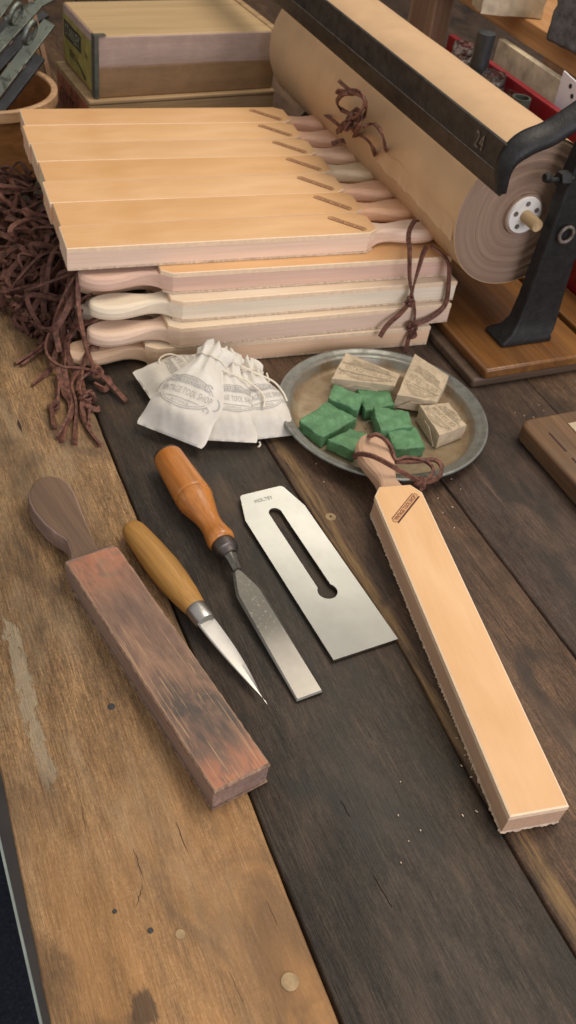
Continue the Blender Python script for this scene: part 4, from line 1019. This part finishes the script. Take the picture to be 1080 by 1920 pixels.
# ------------------------------------------------------------------ old wooden boxes behind the strops
Z0, Z1 = .0926, .181
bl_ = P(180, 185, Z0); br_ = P(510, 165, Z0)
bang = math.atan2(br_.y-bl_.y, br_.x-bl_.x); bw = (br_-bl_).length; bd = .152
box1 = thing('wooden_box', 'old wooden box with yellow end label on top of another box', 'box', loc=(bl_.x, bl_.y, Z0), rz=bang)
hgt = Z1-Z0
obj('body', box(0, bw, 0, bd, 0, hgt-.0016), M_['boxfront'], box1, bevel=.0015)
obj('lid', box(.0016, bw-.0012, .0014, bd-.001, hgt-.004, hgt), M_['boxtop'], box1, bevel=.0018)
obj('lid_batten', box(bw-.010, bw+.001, -.001, bd+.001, hgt-.003, hgt+.0022), M_['lowbox'], box1, bevel=.0012)
v, f = box(-.0012, -.0003, .012, bd-.002, .006, hgt-.014)
lb = obj('label', (v, f), M_['yellow'], box1)
pq = obj('label_plaque', box(-.0016, -.0013, .062, bd-.008, hgt-.046, hgt-.021), M_['plaque'], box1)
def side_text(s, w, h, yc, zc, x): 
    v, f = text_mesh(s); return [Vector((x, yc-p.x*w, zc+p.y*h)) for p in v], f
obj('lettering', side_text('STANLEY', .068, .017, .103, hgt-.0335, -.0019), M_['plaque_text'], pq)
obj('lettering', side_text('BENCH', .036, .011, .100, hgt-.062, -.0016), M_['label_text'], lb)
obj('lettering', join(side_text('No', .010, .009, .040, hgt-.040, -.0016), ([Vector((-.0016, y, z)) for y, z in ((.085, .024), (.078, .026), (.040, .014), (.044, .010))], [(0, 1, 2, 3)])), M_['label_text'], lb)
obj('corner_tin', join(box(-.0022, -.0004, -.0022, .012, .0004, hgt+.001), box(-.0022, .0045, -.0024, -.0006, .0004, hgt+.001), box(-.0022, .016, -.0022, .008, hgt+.0004, hgt+.0012)), M_['tin'], box1)
box2 = thing('wooden_box', 'lower wooden box with faded red end label under the other box', 'box', loc=(bl_.x-.012, bl_.y-.008, 0), rz=bang)
h2 = Z0-.0005
obj('body', box(0, bw+.014, 0, bd+.012, .0005, h2-.007), M_['lowbox'], box2, bevel=.0015)
obj('lid', box(-.001, bw+.015, -.001, bd+.013, h2-.0065, h2), M_['lowbox'], box2, bevel=.002)
lb2 = obj('label', box(-.0012, -.0003, .010, bd+.004, .02, h2-.010), M_['red_label'], box2)
obj('lettering', side_text('ELYTE', .070, .022, .105, h2-.040, -.0016), M_['label_text'], lb2)

# ------------------------------------------------------------------ round bentwood tub with steel tools, behind left
hc = Vector((.225, 1.485, 0)); hr = .100
tub = thing('bentwood_tub', 'round bentwood tub behind the left end of the strops', 'tub', loc=hc)
obj('side_wall', lathe([(hr-.002, .0), (hr, .012), (hr, .100), (hr-.005, .100), (hr-.005, .012), (hr-.02, .008)], 48), M_['bent'], tub, sharp=40)
obj('rim', lathe([(hr+.0005, .088), (hr+.0035, .089), (hr+.0035, .103), (hr+.001, .1045), (hr-.0055, .1035), (hr-.0065, .1008)], 48, cap0=False, cap1=False), M_['rim'], tub, sharp=40)
obj('floor_disc', lathe([(hr-.006, .010), (hr-.006, .014)], 32), M_['bent'], tub)
def flat_bar(a, b, w, t, up=(0, -.4, 1)):
    a, b, up = Vector(a), Vector(b), Vector(up); d = (b-a).normalized(); sd = d.cross(up).normalized(); n_ = sd.cross(d)
    return rings([[a+sd*w/2*p+n_*t/2*q for p, q in ((1, 1), (-1, 1), (-1, -1), (1, -1))], [b+sd*w/2*p+n_*t/2*q for p, q in ((1, 1), (-1, 1), (-1, -1), (1, -1))]])
tl = [((18, 140), (93, 42), 1.55, .020, (57, 62), 'nearest grey steel flat tool with a ring, resting in the tub'), ((0, 82), (68, 8), 1.62, .020, (30, 27), 'second grey steel flat tool with a ring, behind the nearest one'),
      ((30, 30), (105, -10), 1.75, .016, None, 'grey steel flat tool at the back, beside the wooden box'), ((-30, 60), (20, -10), 1.68, .018, None, 'grey steel flat tool furthest left in the tub')]
for k, (a, b, y, w, ring, lab) in enumerate(tl):
    A_, B_ = Py(*a, y-.03), Py(*b, y+.02)
    A2 = A_+(A_-B_)*.8
    t = thing('steel_tool', lab, 'metal tool', loc=A2, group='grey steel tools standing in the bentwood tub')
    obj('flat_bar', flat_bar(A2, B_, w, .004), M_['grey_steel'], t, world=True, bevel=.001)
    off = Vector((.010, -.012, -.012)); obj('lower_jaw', flat_bar(A2+off, A_.lerp(B_, .55)+off, w*.8, .006), M_['tool_dark'], t, world=True, bevel=.001)
    if ring:
        c = Py(*ring, y-.02); d = (B_-A_).normalized()
        pts = [c+d*.016*math.cos(x)+Vector((0, -.004, .013))*math.sin(x) for x in [2*math.pi*i/24 for i in range(24)]]
        obj('ring', tube(pts, .004, .007, 6, closed=True), M_['grey_steel'], t, world=True, sharp=80)
dk = thing('tool_bundle', 'dark heap of iron tools standing behind the tub', 'tools', loc=(.3, 1.72, 0))
rnd = random.Random(8)
for k in range(16):
    x = rnd.uniform(.02, .38); y = 1.66+rnd.uniform(0, .2); h = rnd.uniform(.10, .2); lean_ = rnd.uniform(-.08, .08)
    obj('iron_bar', flat_bar((x, y, .001), (x+lean_, y+.03, h), rnd.uniform(.012, .03), .008, (1, 0, 0)), M_['tool_dark'] if k % 3 else M_['shelf_dark'], dk, world=True, bevel=.001)

# ------------------------------------------------------------------ right background: batten, red board, rack and what is on it
o = obj('batten', box(.846, .894, .80, 1.6, .0004, .030), M_['base'], bevel=.002); tag(o, 'varnished wooden batten between the dispenser base and the red board', 'batten')
o = obj('red_board', box(.8975, .9085, .80, 1.335, .0004, .2185), M_['red'], bevel=.0015); tag(o, 'red painted board standing on edge behind the paper roll', 'board')
rack = thing('wooden_rack', 'low wooden rack behind the red board with a thick top rail', 'rack')
obj('top_rail', box(1.0, 1.26, .90, 1.62, .2215, .2535), M_['shelf'], rack, bevel=.002)
g1 = Px(1050, 170, 1.02); g2 = Px(805, 20, 1.02)
for gy in (g1.y, g2.y):
    obj('leg', rings([[(1.004, gy-.035, .0002), (1.05, gy-.035, .0002), (1.05, gy+.035, .0002), (1.004, gy+.035, .0002)], [(1.004, gy-.042, .12), (1.04, gy-.042, .12), (1.04, gy+.042, .12), (1.004, gy+.042, .12)], [(1.004, gy-.040, .2214), (1.04, gy-.040, .2214), (1.04, gy+.040, .2214), (1.004, gy+.040, .2214)]]), M_['shelf_dark'], rack, bevel=.002)
def on(px, py, x, z): 
    p = Px(px, py, x); return p
def jar(px, py, x, r, h, label):
    p = Px(px, py, x); t = thing('glass_jar', label, 'jar', loc=(p.x, p.y, .0305), group='clear glass jars behind the paper roll')
    k = p.z/h if False else 1
    obj('glass', lathe([(r*.9, .0), (r, .004), (r*.97, h*.7), (r*.72, h*.86), (r*.70, h), (r*.63, h), (r*.65, h*.86), (r*.90, h*.7), (r*.92, .008), (r*.5, .006)], 28), M_['glass'], t, sharp=40)
jar(872, 90, .869, .025, .205, 'clear glass jar furthest back, near the rack leg')
jar(934, 112, .869, .025, .195, 'clear glass jar in the middle with bright highlights')
jar(960, 138, .869, .016, .185, 'slim clear glass jar closest to the olive tube')
p = Px(904, 100, .869); o = obj('dark_pipe', move(lathe([(.013, 0), (.013, .235), (.010, .236)], 24), (p.x, p.y, .0305)), M_['tool_dark']); tag(o, 'dark metal pipe standing between the glass jars', 'pipe')
p = Px(985, 160, .869); o = obj('olive_tube', move(lathe([(.013, 0), (.013, .190), (.010, .190), (.010, .17)], 24), (p.x, p.y, .0305)), M_['olive']); tag(o, 'dark olive tube standing upright in front of the red board', 'tube')
p = Px(1000, 130, 1.1); o = obj('khaki_panel', box(.985, .997, p.y-.25, p.y-.04, .0004, .2145), M_['khaki'], bevel=.001); tag(o, 'pale khaki panel standing under the front of the rack', 'panel')
p = Px(1065, 190, .935); t = thing('white_tag', 'white card tag with black dots beside the red board', 'tag', loc=(p.x, p.y, .0004))
obj('card', rings([[(-.001, -.022, 0), (.001, -.022, 0), (.001, .022, 0), (-.001, .022, 0)], [(-.001, -.020, .245), (.001, -.020, .245), (.001, .026, .250), (-.001, .026, .250)]]), M_['white'], t)
for dy, z in ((-.006, .228), (.003, .238)):
    obj('dot', move(lathe([(.0032, -.0006), (.0032, 0)], 12, 'x'), (-.0011, dy, z)), M_['tool_dark'], t)
p = P(1062, 40, .29); t = obj('grey_stone', chunk(.16, .12, .075, 4, .003, 8), M_['stone'], sharp=40); t.location = (p.x+.085, p.y-.01, .292); t.rotation_euler = (0, 0, R_(15)); tag(t, 'rough grey sharpening stone block on the wooden rack', 'stone')
md = t.modifiers.new('edge', 'BEVEL'); md.width = .012; md.segments = 2; md.limit_method = 'ANGLE'; md.angle_limit = R_(50)
p = P(965, 8, .27); t = obj('cream_block', chunk(.10, .045, .036, 9, .001, 5), M_['cream'], sharp=40); t.location = (p.x, p.y+.015, .2725); t.rotation_euler = (0, 0, R_(-14)); tag(t, 'cream coloured block lying on the wooden rack beside the grey stone', 'block')

# ------------------------------------------------------------------ board with paper at the right edge
c1 = P(972, 790, .022)
t = thing('wooden_board', 'reddish wooden board with rounded nose at the right edge of the bench', 'board', loc=(c1.x, c1.y, 0), rz=R_(0))
w = .17
side = [(0, .0004), (0, .0225), (.0, .0225)]
L = []
for i in range(9):
    a = i/8*math.pi/2; r = .012
    L.append([(.0+r*(1-math.cos(a))*.0, -.0, 0)])
nose = [(.004, -.004), (.0, -.012), (.0, -.02), (.0, -.5), (w, -.5), (w, .0), (.012, .0)]
obj('slab', prism([(x, y) for x, y in nose], .0004, .0245), M_['block'], t, bevel=.004, seg=3)
for y0 in (-.03, -.075):
    obj('groove', box(.020, .0225, y0-.034, y0, .0243, .0247), M_['hole'], t)
q = P(1072, 795, .025)
pp = obj('paper_scrap', box(q.x-.004, q.x+.05, q.y-.05, q.y+.002, .0250, .0254), M_['wrap']); tag(pp, 'pale paper scrap lying on the reddish board', 'paper')
bpy.context.view_layer.update()
